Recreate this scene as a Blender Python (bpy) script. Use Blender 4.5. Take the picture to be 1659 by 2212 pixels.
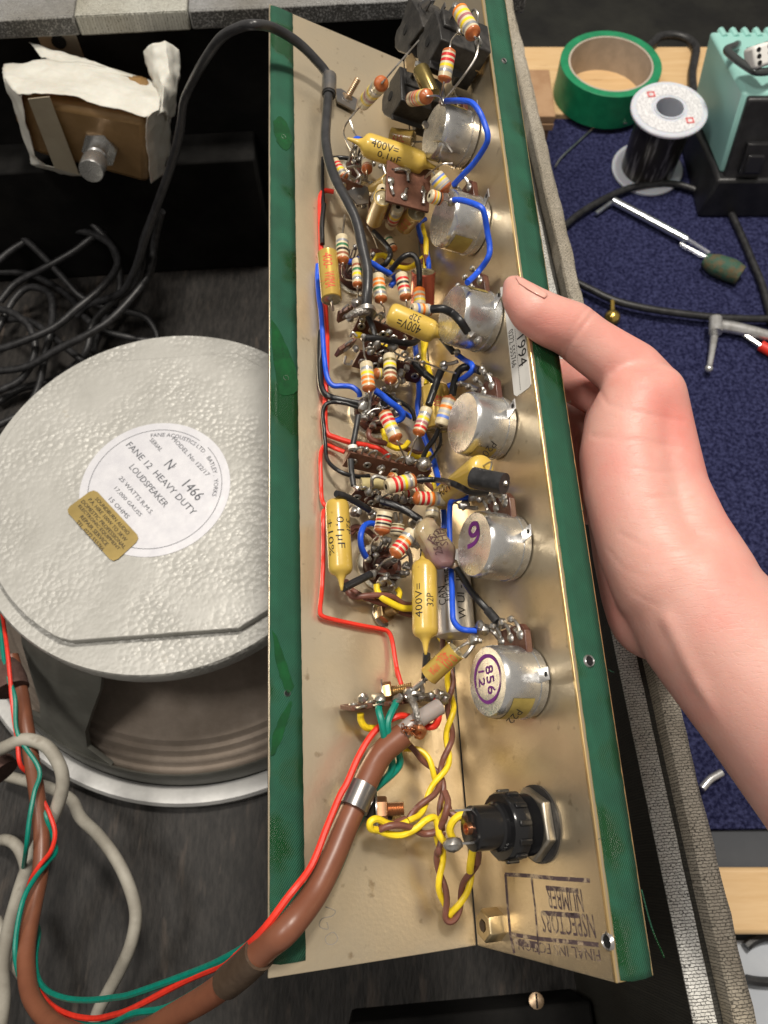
import bpy, bmesh, math, random
from mathutils import Vector as V, Matrix, noise as mnoise
random.seed(7)
scn = bpy.context.scene
for o in list(bpy.data.objects): bpy.data.objects.remove(o)

# ------------------------------------------------------------------ camera
S = .9
H = .62*S
TILT = math.radians(25)
FPX, CX, CY = 1662., 829.5, 1106.           # focal length / centre in 1659 x 2212 units
CAM = V((0, 0, H))
AX = V((1, 0, 0)); AU = V((0, math.cos(TILT), math.sin(TILT))); AF = V((0, math.sin(TILT), -math.cos(TILT)))
cd = bpy.data.cameras.new('camera'); cam = bpy.data.objects.new('camera', cd)
scn.collection.objects.link(cam); scn.camera = cam
cam.location = CAM; cam.rotation_euler = (TILT, 0, 0)
cd.sensor_fit = 'VERTICAL'; cd.lens = 26; cd.sensor_height = 26*2212/FPX; cd.sensor_width = 26*1659/FPX
cd.clip_start = .01; cd.clip_end = 50
cd.dof.use_dof = True; cd.dof.focus_distance = .285; cd.dof.aperture_fstop = 20

# ------------------------------------------------------------------ light: indoor workshop, ceiling lamps
w = bpy.data.worlds.new('World'); scn.world = w; w.use_nodes = True
bg = w.node_tree.nodes['Background']; bg.inputs[0].default_value = (1, .93, .84, 1); bg.inputs[1].default_value = .30
def area(name, loc, tgt, sx, sy, e, col):
    l = bpy.data.lights.new(name, 'AREA'); l.shape = 'RECTANGLE'; l.size = sx; l.size_y = sy; l.energy = e; l.color = col
    o = bpy.data.objects.new(name, l); scn.collection.objects.link(o); o.location = loc
    o.rotation_euler = (V(tgt)-V(loc)).to_track_quat('-Z', 'Y').to_euler()
    return o
area('ceiling_lamp', (.20, .66, 1.80), (0, .2, .2), .20, .20, 27, (1, .93, .83))
area('ceiling_lamp', (-.7, .05, 1.9), (0, .2, .2), .35, .35, 13, (1, .94, .86))
scn.view_settings.view_transform = 'Standard'; scn.view_settings.look = 'None'
scn.view_settings.exposure = .12; scn.view_settings.gamma = 1; scn.view_settings.use_curve_mapping = False
scn.render.engine = 'CYCLES'

# ------------------------------------------------------------------ pixel helpers: measured picture points turned into points of the place
ZN = dict(D=(0, 0, 1, 1), Z1=(1000, 0, 1200, 1659), Z2=(1200, 500, 900, 1659), Z3=(1200, 1000, 900, 1659), Z4=(1200, 1500, 1000, 1659),
          Z5=(1200, 1900, 1000, 1659), Z6=(1200, 2500, 1100, 1659), Z7=(1000, 3000, 1700, 1659), L1=(0, 0, 1200, 1659), L2=(0, 1200, 1200, 1659),
          L3=(0, 2400, 1200, 1626), R1=(2000, 0, 1024, 1510), R2=(1900, 900, 1124, 1463), R3=(2200, 2400, 824, 1117), J1=(1400, 0, 600, 1659),
          S3=(1250, 1550, 500, 1659), S4=(1250, 2000, 550, 1659), ST=(2550, 0, 474, 1165), B1=(0, 3000, 600, 1286), B2=(0, 2200, 500, 1382))
def px(z, x, y):
    if z == 'D': return x, y
    x0, y0, wd, W = ZN[z]; k = wd/W
    return (x0+k*x)*.54861, (y0+k*y)*.54861
def zk(z): return 1 if z == 'D' else ZN[z][2]/ZN[z][3]*.54861
def ray(x, y): return AX*((x-CX)/FPX)-AU*((y-CY)/FPX)+AF
def atz(z, x, y, h): d = ray(*px(z, x, y)); return CAM+d*((h-H)/d.z)          # on the horizontal plane at height h
def aty(z, x, y, yy): d = ray(*px(z, x, y)); return CAM+d*(yy/d.y)
def atd(z, x, y, dd): return CAM+ray(*px(z, x, y))*dd
def depth(P): return (P-CAM).dot(AF)
def wpx(P, n): return n*depth(P)/FPX                                           # n picture units at P, in metres
def c2w(v): return AX*v[0]-AU*v[1]+AF*v[2]
# chassis frame (solved from its corners): fold line origin FO, length EU, left panel along -EX, normal EZ
EX = c2w((.89015, .11608, .44063)).normalized(); EU = c2w((-.05129, -.93534, .35002)).normalized(); EZ = EX.cross(EU).normalized()
FO = CAM+c2w((.0367*S, .1718*S, .3047*S))
CL, WL, WR, TP, LIP = .48*S, .0863*S, .0833*S, .0142*S, .0151*S
PH = 1.5259
ER = -EX*math.cos(PH)+EZ*math.sin(PH); NR = -EX*math.sin(PH)-EZ*math.cos(PH)
def onpl(z, x, y, o, n): d = ray(*px(z, x, y)); return CAM+d*((o-CAM).dot(n)/d.dot(n))
def L(z, x, y, h): return onpl(z, x, y, FO+EZ*(h*.001), EZ)                    # h mm above the left panel
def R(z, x, y, h): return onpl(z, x, y, FO+NR*(h*.001), NR)                    # h mm off the right panel
def RP(b, u, h): return FO+EU*u+ER*b+NR*h
def LP(a, u, h): return FO+EU*u-EX*a+EZ*h

# ------------------------------------------------------------------ materials
MATS = {}
def mat(name, col, rough=.5, metal=0., col2=None, vscale=60, vlo=.4, vhi=.65, bump=0., bscale=400, detail=4, coat=0., spec=.5, trans=0., ior=1.45,
        sss=0., aniso=None, rvar=0., stretch=None, bdist=.001, spot=None, coord='Object'):
    if name in MATS: return MATS[name]
    m = bpy.data.materials.new(name); m.use_nodes = True; nt = m.node_tree; N = nt.nodes; LK = nt.links
    b = N['Principled BSDF']; b.inputs['Base Color'].default_value = (*col, 1); b.inputs['Roughness'].default_value = rough
    b.inputs['Metallic'].default_value = metal; b.inputs['Coat Weight'].default_value = coat; b.inputs['Specular IOR Level'].default_value = spec
    b.inputs['Transmission Weight'].default_value = trans; b.inputs['IOR'].default_value = ior; b.inputs['Coat Roughness'].default_value = .12
    if sss:
        b.inputs['Subsurface Weight'].default_value = sss; b.inputs['Subsurface Radius'].default_value = (1, .35, .2); b.inputs['Subsurface Scale'].default_value = .006
    tc = N.new('ShaderNodeTexCoord'); src = tc.outputs[coord]
    if stretch:
        mp = N.new('ShaderNodeMapping'); mp.inputs['Scale'].default_value = stretch; LK.new(src, mp.inputs[0]); src = mp.outputs[0]
    if col2 is not None:
        n = N.new('ShaderNodeTexNoise'); n.inputs['Scale'].default_value = vscale; n.inputs['Detail'].default_value = detail; n.inputs['Roughness'].default_value = .65
        LK.new(src, n.inputs['Vector'])
        r = N.new('ShaderNodeValToRGB'); r.color_ramp.elements[0].position = vlo; r.color_ramp.elements[1].position = vhi
        r.color_ramp.elements[0].color = (*col, 1); r.color_ramp.elements[1].color = (*col2, 1)
        LK.new(n.outputs['Fac'], r.inputs[0]); last = r.outputs[0]
        if spot:
            sc, sl, sh, cc = spot
            n2 = N.new('ShaderNodeTexNoise'); n2.inputs['Scale'].default_value = sc; n2.inputs['Detail'].default_value = 6; LK.new(src, n2.inputs['Vector'])
            r2 = N.new('ShaderNodeValToRGB'); r2.color_ramp.elements[0].position = sl; r2.color_ramp.elements[1].position = sh
            LK.new(n2.outputs['Fac'], r2.inputs[0])
            mx = N.new('ShaderNodeMix'); mx.data_type = 'RGBA'; LK.new(r2.outputs[0], mx.inputs[0]); LK.new(last, mx.inputs[6]); mx.inputs[7].default_value = (*cc, 1)
            last = mx.outputs[2]
        LK.new(last, b.inputs['Base Color'])
        if rvar:
            mr = N.new('ShaderNodeMapRange'); mr.inputs[1].default_value = .3; mr.inputs[2].default_value = .7
            mr.inputs[3].default_value = rough-rvar; mr.inputs[4].default_value = rough+rvar
            LK.new(n.outputs['Fac'], mr.inputs[0]); LK.new(mr.outputs[0], b.inputs['Roughness'])
    if bump:
        n = N.new('ShaderNodeTexNoise'); n.inputs['Scale'].default_value = bscale; n.inputs['Detail'].default_value = 3; LK.new(src, n.inputs['Vector'])
        bp = N.new('ShaderNodeBump'); bp.inputs['Strength'].default_value = bump; bp.inputs['Distance'].default_value = bdist
        LK.new(n.outputs['Fac'], bp.inputs['Height']); LK.new(bp.outputs[0], b.inputs['Normal'])
    MATS[name] = m; return m
def nodes_of(m): return m.node_tree.nodes, m.node_tree.links, m.node_tree.nodes['Principled BSDF']

def cloth(name, c1, c2, scale, glue=None, rough=.75, strength=.5):
    m = mat(name, c1, rough); N, LK, b = nodes_of(m)
    tc = N.new('ShaderNodeTexCoord')
    vals = []
    for rz in (.5, .5+math.pi/2):
        mp = N.new('ShaderNodeMapping'); mp.inputs['Rotation'].default_value = (.3, .2, rz); LK.new(tc.outputs['Object'], mp.inputs[0])
        wv = N.new('ShaderNodeTexWave'); wv.inputs['Scale'].default_value = scale; wv.inputs['Distortion'].default_value = 1.5; wv.inputs['Detail'].default_value = 2
        LK.new(mp.outputs[0], wv.inputs['Vector']); vals.append(wv.outputs['Fac'])
    mu = N.new('ShaderNodeMath'); mu.operation = 'MULTIPLY'; LK.new(vals[0], mu.inputs[0]); LK.new(vals[1], mu.inputs[1])
    n = N.new('ShaderNodeTexNoise'); n.inputs['Scale'].default_value = 70; n.inputs['Detail'].default_value = 6; LK.new(tc.outputs['Object'], n.inputs['Vector'])
    ad = N.new('ShaderNodeMath'); ad.operation = 'MULTIPLY_ADD'; LK.new(mu.outputs[0], ad.inputs[0]); ad.inputs[1].default_value = .42; LK.new(n.outputs['Fac'], ad.inputs[2])
    r = N.new('ShaderNodeValToRGB'); r.color_ramp.elements[0].position = .32; r.color_ramp.elements[1].position = .85
    r.color_ramp.elements[0].color = (*c1, 1); r.color_ramp.elements[1].color = (*c2, 1); LK.new(ad.outputs[0], r.inputs[0]); last = r.outputs[0]
    bp = N.new('ShaderNodeBump'); bp.inputs['Strength'].default_value = strength; bp.inputs['Distance'].default_value = .0011; LK.new(mu.outputs[0], bp.inputs['Height'])
    LK.new(bp.outputs[0], b.inputs['Normal'])
    if glue:
        g = N.new('ShaderNodeTexNoise'); g.inputs['Scale'].default_value = 26; g.inputs['Detail'].default_value = 5; LK.new(tc.outputs['Object'], g.inputs['Vector'])
        gr = N.new('ShaderNodeValToRGB'); gr.color_ramp.elements[0].position = .52; gr.color_ramp.elements[1].position = .58; LK.new(g.outputs['Fac'], gr.inputs[0])
        mx = N.new('ShaderNodeMix'); mx.data_type = 'RGBA'; LK.new(gr.outputs[0], mx.inputs[0]); LK.new(last, mx.inputs[6]); mx.inputs[7].default_value = (*glue, 1); last = mx.outputs[2]
        rr = N.new('ShaderNodeMapRange'); rr.inputs[3].default_value = rough; rr.inputs[4].default_value = .22; LK.new(gr.outputs[0], rr.inputs[0]); LK.new(rr.outputs[0], b.inputs['Roughness'])
    LK.new(last, b.inputs['Base Color']); return m

def tolex(name, light, dark, amt=.5, rz=0):
    m = mat(name, light, .55); N, LK, b = nodes_of(m)
    tc = N.new('ShaderNodeTexCoord'); mp = N.new('ShaderNodeMapping'); mp.inputs['Rotation'].default_value = (0, 0, math.radians(-4.5)+rz)
    LK.new(tc.outputs['Object'], mp.inputs[0])
    nd = N.new('ShaderNodeTexNoise'); nd.inputs['Scale'].default_value = 700; nd.inputs['Detail'].default_value = 2; LK.new(mp.outputs[0], nd.inputs['Vector'])
    vm = N.new('ShaderNodeVectorMath'); vm.operation = 'MULTIPLY_ADD'; LK.new(nd.outputs['Color'], vm.inputs[0]); vm.inputs[1].default_value = (.0030, .0011, .0011); LK.new(mp.outputs[0], vm.inputs[2])
    bk_ = N.new('ShaderNodeTexBrick'); bk_.inputs['Scale'].default_value = 1; bk_.inputs['Brick Width'].default_value = .0021; bk_.inputs['Row Height'].default_value = .00115; bk_.inputs['Mortar Size'].default_value = .00017; bk_.inputs['Mortar Smooth'].default_value = .6
    bk_.inputs['Color1'].default_value = (*light, 1); bk_.inputs['Color2'].default_value = (*[a*.8 for a in light], 1); bk_.inputs['Mortar'].default_value = (*dark, 1); LK.new(vm.outputs[0], bk_.inputs['Vector'])
    r = bk_; n = bk_
    n2 = N.new('ShaderNodeTexNoise'); n2.inputs['Scale'].default_value = 18; n2.inputs['Detail'].default_value = 6; LK.new(tc.outputs['Object'], n2.inputs['Vector'])
    r2 = N.new('ShaderNodeValToRGB'); r2.color_ramp.elements[0].position = .3; r2.color_ramp.elements[1].position = .7
    r2.color_ramp.elements[0].color = (.62, .58, .5, 1); r2.color_ramp.elements[1].color = (1, 1, 1, 1); LK.new(n2.outputs['Fac'], r2.inputs[0])
    mx = N.new('ShaderNodeMix'); mx.data_type = 'RGBA'; mx.blend_type = 'MULTIPLY'; mx.inputs[0].default_value = 1; LK.new(r.outputs[0], mx.inputs[6]); LK.new(r2.outputs[0], mx.inputs[7])
    LK.new(mx.outputs[2], b.inputs['Base Color'])
    bp = N.new('ShaderNodeBump'); bp.inputs['Strength'].default_value = .6; bp.inputs['Distance'].default_value = .0004; LK.new(n.outputs['Fac'], bp.inputs['Height']); LK.new(bp.outputs[0], b.inputs['Normal'])
    return m

# ------------------------------------------------------------------ mesh builder
def perp(a):
    a = a.normalized(); t = V((0, 0, 1)) if abs(a.z) < .9 else V((1, 0, 0)); x = a.cross(t).normalized(); return x, a.cross(x).normalized()
def crom(P, n=6):
    if len(P) < 3: return list(P)
    out = []
    for i in range(len(P)-1):
        p0 = P[i-1] if i else P[0]*2-P[1]; p1, p2 = P[i], P[i+1]; p3 = P[i+2] if i+2 < len(P) else P[-1]*2-P[-2]
        for k in range(n):
            t = k/n; out.append(.5*((2*p1)+(p2-p0)*t+(2*p0-5*p1+4*p2-p3)*t*t+(3*p1-p0-3*p2+p3)*t**3))
    out.append(P[-1].copy()); return out
def ribbon(mb, P, w_, n, mi=0):
    Q = crom(P, 5); m = len(Q); vs = []
    for i, q in enumerate(Q):
        T = (Q[min(i+1, m-1)]-Q[max(i-1, 0)]).normalized(); t = i/(m-1)*(len(w_)-1) if isinstance(w_, list) else 0
        ww = w_ if not isinstance(w_, list) else w_[min(int(t), len(w_)-2)]*(1-(t-min(int(t), len(w_)-2)))+w_[min(int(t), len(w_)-2)+1]*(t-min(int(t), len(w_)-2))
        e = n.cross(T).normalized()*ww; vs += [q+e, q-e]
    mb.add(vs, [(2*i, 2*i+1, 2*i+3, 2*i+2) for i in range(m-1)], mi)
class MB:
    def __init__(s): s.v = []; s.f = []; s.m = []
    def add(s, vs, fs, mi=0):
        k = len(s.v); s.v += [V(a) for a in vs]; s.f += [tuple(i+k for i in f) for f in fs]; s.m += [mi]*len(fs); return s
    def tube(s, P, r, seg=10, mi=0, smooth=6, caps=True):
        rs = r if isinstance(r, (list, tuple)) else None
        Q = crom(P, smooth) if smooth else list(P)
        n = len(Q)
        def rad(i):
            if rs is None: return r
            t = i/(n-1)*(len(rs)-1); a = min(int(t), len(rs)-2); return rs[a]+(rs[a+1]-rs[a])*(t-a)
        T = [(Q[min(i+1, n-1)]-Q[max(i-1, 0)]).normalized() for i in range(n)]
        x, y = perp(T[0]); vs = []; fs = []
        for i in range(n):
            x = (x-T[i]*x.dot(T[i])).normalized(); y = T[i].cross(x)
            for k in range(seg):
                a = 2*math.pi*k/seg; vs.append(Q[i]+(x*math.cos(a)+y*math.sin(a))*rad(i))
        for i in range(n-1):
            for k in range(seg):
                a, b = i*seg+k, i*seg+(k+1) % seg; fs.append((a, b, b+seg, a+seg))
        if caps: fs.append(tuple(range(seg))[::-1]); fs.append(tuple(range((n-1)*seg, n*seg)))
        return s.add(vs, fs, mi)
    def lathe(s, prof, o, ax, seg=24, mi=0, x=None, a0=0, a1=None):
        ax = ax.normalized()
        if x is None: x, y = perp(ax)
        else: x = (x-ax*x.dot(ax)).normalized(); y = ax.cross(x)
        full = a1 is None; cnt = seg if full else seg+1; vs = []; fs = []
        for r, z in prof:
            for k in range(cnt):
                a = 2*math.pi*k/seg if full else a0+(a1-a0)*k/seg
                vs.append(o+ax*z+(x*math.cos(a)+y*math.sin(a))*max(r, 1e-5))
        for i in range(len(prof)-1):
            for k in range(seg):
                a, b = i*cnt+k, i*cnt+(k+1) % cnt; fs.append((a, b, b+cnt, a+cnt))
        return s.add(vs, fs, mi)
    def box(s, c, ex, ey, ez, sx, sy, sz, mi=0):
        ex, ey, ez = ex*(sx/2), ey*(sy/2), ez*(sz/2)
        vs = [c+ex*i+ey*j+ez*k for k in (-1, 1) for j in (-1, 1) for i in (-1, 1)]
        return s.add(vs, [(0, 2, 3, 1), (4, 5, 7, 6), (0, 1, 5, 4), (2, 6, 7, 3), (0, 4, 6, 2), (1, 3, 7, 5)], mi)
    def prism(s, poly, d, mi=0):
        n = len(poly); vs = list(poly)+[p+d for p in poly]
        return s.add(vs, [tuple(range(n))[::-1], tuple(range(n, 2*n))]+[(i, (i+1) % n, (i+1) % n+n, i+n) for i in range(n)], mi)
    def blob(s, c, r, mi=0, ax=None, k=1., n=6, jit=.12):
        vs = []; fs = []; ax = ax or V((0, 0, 1)); x, y = perp(ax); ax = ax.normalized(); m = n+2
        for i in range(n+1):
            t = math.pi*i/n
            for j in range(m):
                a = 2*math.pi*j/m; q = r*(1+random.uniform(-jit, jit)*math.sin(t))
                vs.append(c+ax*(math.cos(t)*q*k)+(x*math.cos(a)+y*math.sin(a))*(math.sin(t)*q))
        for i in range(n):
            for j in range(m): a, b = i*m+j, i*m+(j+1) % m; fs.append((a, b, b+m, a+m))
        return s.add(vs, fs, mi)
    def grid(s, f, nu, nv, mi=0):
        vs = [f(i/nu, j/nv) for j in range(nv+1) for i in range(nu+1)]
        return s.add(vs, [(j*(nu+1)+i, j*(nu+1)+i+1, (j+1)*(nu+1)+i+1, (j+1)*(nu+1)+i) for j in range(nv) for i in range(nu)], mi)
    def build(s, name, mats, parent=None, sharp=40, bevel=0, label=None, kind=None, origin=None, weld=False):
        c = origin
        if c is None:
            lo = V([min(v[i] for v in s.v) for i in range(3)]); hi = V([max(v[i] for v in s.v) for i in range(3)]); c = (lo+hi)/2
        me = bpy.data.meshes.new(name); me.from_pydata([v-c for v in s.v], [], s.f)
        if not isinstance(mats, (list, tuple)): mats = [mats]
        for m in mats: me.materials.append(m)
        me.polygons.foreach_set('material_index', s.m)
        bm = bmesh.new(); bm.from_mesh(me)
        if weld: bmesh.ops.remove_doubles(bm, verts=bm.verts, dist=1e-6)
        bmesh.ops.recalc_face_normals(bm, faces=bm.faces); bm.to_mesh(me); bm.free()
        for p in me.polygons: p.use_smooth = True
        me.set_sharp_from_angle(angle=math.radians(sharp))
        o = bpy.data.objects.new(name, me); scn.collection.objects.link(o)
        setp(o, c, parent)
        if bevel:
            bv = o.modifiers.new('bevel', 'BEVEL'); bv.width = bevel; bv.segments = 2; bv.limit_method = 'ANGLE'
        if label: o['label'] = label
        if kind: o['kind'] = kind
        return o
WLOC = {}
def setp(o, c, parent):
    WLOC[o.name] = c.copy()
    if parent is not None: o.parent = parent; o.location = c-WLOC[parent.name]
    else: o.location = c
def thing(name, loc, label, cat, group=None):
    o = bpy.data.objects.new(name, None); scn.collection.objects.link(o); o.location = loc; WLOC[o.name] = V(loc); o.empty_display_size = .01
    tag(o, label, cat, group); return o
def tag(o, label, cat=None, group=None):
    o['label'] = label
    if cat: o['category'] = cat
    if group: o['group'] = group
    return o
TXT = {}
def textmesh(s, fine=False):
    if (s, fine) in TXT: return TXT[s, fine]
    c = bpy.data.curves.new('t', 'FONT'); c.body = s; c.size = 1; c.resolution_u = 2; c.align_x = 'CENTER'; c.align_y = 'CENTER'
    o = bpy.data.objects.new('t', c); scn.collection.objects.link(o)
    dg = bpy.context.evaluated_depsgraph_get(); me = bpy.data.meshes.new_from_object(o.evaluated_get(dg))
    if fine:
        bm = bmesh.new(); bm.from_mesh(me); bmesh.ops.triangulate(bm, faces=bm.faces)
        for _ in range(4):
            es = [e for e in bm.edges if e.calc_length() > .16]
            if not es: break
            bmesh.ops.subdivide_edges(bm, edges=es, cuts=1); bmesh.ops.triangulate(bm, faces=bm.faces)
        bm.to_mesh(me); bm.free()
    vs = [v.co.copy() for v in me.vertices]; fs = [tuple(p.vertices) for p in me.polygons]
    bpy.data.objects.remove(o); bpy.data.meshes.remove(me)
    x0, x1 = min(v.x for v in vs), max(v.x for v in vs); y0, y1 = min(v.y for v in vs), max(v.y for v in vs)
    vs = [V((v.x-(x0+x1)/2, v.y-(y0+y1)/2, 0)) for v in vs]
    TXT[s, fine] = (vs, fs, x1-x0, y1-y0); return TXT[s, fine]
def text_mb(mb, s, P0, P1, n, hgt=None, mi=0):
    """flat lettering whose middle line runs from P0 to P1, facing n"""
    vs, fs, wd, ht = textmesh(s); ex = (P1-P0); ln = ex.length; ex = ex/ln; ey = n.cross(ex).normalized(); k = ln/wd; ky = hgt/ht if hgt else k
    c = (P0+P1)/2
    mb.add([c+ex*(v.x*k)+ey*(v.y*ky) for v in vs], fs, mi)
def text_cyl(mb, s, A, B, rad, up, t0, t1, ang, hgt, mi=0, flip=False):
    """lettering wrapped on a cylinder A-B: runs along the axis from t0 to t1, ang = angle round the axis from 'up'"""
    vs, fs, wd, ht = textmesh(s, True); ax = (B-A); ln = ax.length; ax = ax/ln; up = (up-ax*up.dot(ax)).normalized(); sd = up.cross(ax)
    k = (t1-t0)*ln/wd; ky = hgt/ht*(1 if t1 > t0 else -1); out = []
    for v in vs:
        q = ang+(v.y*ky)/rad*1.0
        out.append(A+ax*((t0+t1)/2*ln+v.x*k)+(up*math.cos(q)+sd*math.sin(q))*rad)
    mb.add(out, fs, mi)

# common materials
M_gold = mat('zinc_plate', (.73, .63, .47), .36, .88, (.60, .49, .33), 17, .32, .74, bump=.06, bscale=700, rvar=.07, spot=(190, .66, .78, (.36, .27, .17)), detail=7)
M_goldedge = mat('bare_edge', (.85, .62, .30), .3, .9)
M_steel = mat('bright_steel', (.62, .61, .60), .28, .95, (.45, .44, .43), 200, bump=.05, bscale=1500)
M_can = mat('can_steel', (.70, .70, .69), .27, .9, (.42, .42, .42), 120, .35, .7, bump=.05, bscale=1800, rvar=.07, spot=(130, .66, .74, (.33, .25, .14)))
M_tin = mat('solder', (.50, .49, .47), .33, .9, (.25, .23, .20), 350)
M_lead = mat('tinned_lead', (.5, .48, .45), .33, .9, (.3, .27, .23), 300)
M_black = mat('black_rubber', (.012, .012, .013), .42, 0, (.03, .03, .032), 200, bump=.1, bscale=700)
M_green = cloth('green_cloth_tape', (.006, .048, .027), (.012, .100, .054), 640, glue=(.003, .048, .012))
M_hole = mat('dark_hole', (.004, .004, .004), .9)
M_phen = mat('phenolic', (.055, .018, .012), .3, 0, (.10, .035, .022), 150, bump=.08, bscale=900, spec=.6)
M_pax = mat('paxolin_board', (.10, .04, .024), .5, 0, (.16, .07, .042), 160, bump=.15, bscale=800)
M_wire = {}
for k_, c_ in dict(blue=(.012, .085, .62), red=(.72, .035, .018), yellow=(.85, .62, .02), brown=(.17, .065, .045), teal=(.0, .20, .145), black=(.009, .009, .01), white=(.7, .68, .62)).items():
    M_wire[k_] = mat(k_+'_insulation', c_, .42 if k_ != 'black' else .36, 0, tuple(a*.82 for a in c_), 250, bump=.06, bscale=900)
M_ink = mat('black_ink', (.015, .012, .012), .6)
M_purple = mat('purple_ink', (.16, .02, .20), .6)
M_redink = mat('red_ink', (.55, .06, .03), .5)

# ------------------------------------------------------------------ setting: bench top and floor far behind it
ZB = -.05
M_bench = mat('bench_laminate', (.05, .055, .065), .5, 0, (.075, .08, .09), 12, bump=.05)
MB().box(V((.55, .33, ZB-.02)), AX, V((0, 1, 0)), V((0, 0, 1)), 1.5, 1.10, .04).build('bench_top', M_bench, kind='structure')
M_floor = mat('dark_floor', (.012, .012, .011), .6, 0, (.035, .035, .028), 9, .4, .7, bump=.2, bscale=40, bdist=.01, detail=8)
MB().box(V((0, 1.2, -.62)), AX, V((0, 1, 0)), V((0, 0, 1)), 7, 6, .04).build('floor', M_floor, kind='structure')
M_pale = mat('pale_sheet', (.42, .45, .50), .4, 0, (.5, .53, .57), 15, bump=.1, bscale=30)

# carpet mat
m = mat('blue_carpet', (.011, .012, .042), .95, 0, (.050, .055, .135), 330, .40, .62, bump=1., bscale=620, bdist=.003, spec=.1)
A = atz('R1', 268, 655, ZB); Bq = atz('R3', 840, 1205, ZB); Cq = atz('R3', 1030, 1180, ZB)
yn = Bq.y; mt = MB()
def carpet(u, v):
    x = .09+.86*u; y = yn+(A.y-yn)*v+.012*math.sin(u*9)*(.3 if v > .5 else .2)+.01*u
    return V((x, y, ZB+.0055+.0008*mnoise.noise(V((x*30, y*30, 0)))))
mt.grid(carpet, 60, 60); mt.grid(lambda u, v: carpet(u, v)-V((0, 0, .005)), 4, 4)
o = mt.build('carpet_mat', m); tag(o, 'dark blue carpet mat spread on the workbench', 'mat')

M_pine = mat('pine', (.62, .40, .19), .5, 0, (.72, .50, .27), 7, .3, .7, bump=.1, bscale=60, stretch=(2, 22, 22), spot=(9, .68, .74, (.4, .22, .1)))
a, b = atz('R1', 100, 290, ZB+.012), atz('R1', 265, 640, ZB+.012)
MB().box(V((.55, (a.y+b.y)/2, ZB+.006)), AX, V((0, 1, 0)), V((0, 0, 1)), 1.1, a.y-b.y+.012, .013).build('wooden_board', M_pine, bevel=.002)
tag(bpy.data.objects['wooden_board'], 'pale pine board under the green tape roll behind the carpet', 'board', 'pine boards on the bench')
a, b = atz('R3', 870, 1375, ZB+.025), atz('R3', 970, 1735, ZB+.025)
o = MB().box(V((.56, (a.y+b.y)/2, ZB+.0135)), AX, V((0, 1, 0)), V((0, 0, 1)), .96, a.y-b.y, .024).build('wooden_board', M_pine, bevel=.003)
tag(o, 'pale pine batten in front of the carpet beside the cabinet corner', 'board', 'pine boards on the bench')
o = MB().box(V((.56, b.y-.1, ZB+.0025)), AX, V((0, 1, 0)), V((0, 0, 1)), .96, .19, .003).build('paper_sheet', M_pale); tag(o, 'pale grey sheet lying in front of the pine batten', 'sheet')
for pts in ([(1000, 1800), (1030, 1775), (1075, 1755), (1117, 1747), (1250, 1740)], [(1000, 1975), (1050, 1985), (1117, 1990), (1240, 1992)]):
    o = MB().tube([atz('R3', x, y, ZB+.009) for x, y in pts], .0032, 8).build('black_cable', M_black)
    tag(o, 'thin black cable %s on the pale sheet' % ('arching nearest the pine batten' if pts[0][1] < 1900 else 'lying straight, lower one in the picture'), 'cable', 'black leads on the bench')

# cardboard
M_card = mat('cardboard', (.33, .19, .10), .8, 0, (.40, .25, .14), 40, bump=.1)
c0, c1 = atz('R1', 130, 415, ZB+.05), atz('R1', 275, 690, ZB+.05)
t = thing('cardboard_box', V((c1.x-.04, c1.y+.04, ZB+.012)), 'small brown cardboard box between cabinet edge and green tape roll', 'box')
dy = c0.y-c1.y
for k in range(2): MB().box(V((c1.x-.045, c1.y+dy/2, ZB+.0395+.009*k)), AX, V((0, 1, 0)), V((0, 0, 1)), .09, dy-.001*k, .0085).build('flap', M_card, t, bevel=.001)
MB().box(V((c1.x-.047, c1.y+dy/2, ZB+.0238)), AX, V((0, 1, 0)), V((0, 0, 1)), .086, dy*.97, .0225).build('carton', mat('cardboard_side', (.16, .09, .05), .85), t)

# tape roll
M_tape = mat('green_paper_tape', (.008, .20, .085), .45, 0, (.012, .26, .11), 90, bump=.05)
rc = atz('R1', 600, 365, ZB+.052); e1 = atz('R1', 310, 310, ZB+.052); rad = (atz('R1', 893, 420, ZB+.052)-e1).length/2; rc = (atz('R1', 893, 420, ZB+.052)+e1)/2
base = V((rc.x, rc.y, ZB+.0125)); t = thing('tape_roll', base, 'roll of green masking tape standing flat on the pine board', 'tape roll')
hz = .052-.0125
MB().lathe([(rad*.84, 0), (rad, 0), (rad, hz), (rad*.84, hz), (rad*.84, 0)], base, V((0, 0, 1)), 64).build('tape', M_tape, t, bevel=.0006)
MB().lathe([(rad*.80, 0), (rad*.838, 0), (rad*.838, hz-.0006), (rad*.80, hz-.0006), (rad*.80, 0)], base, V((0, 0, 1)), 64).build('core', mat('card_core', (.42, .36, .30), .8, 0, (.5, .43, .36), 60), t)

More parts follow.
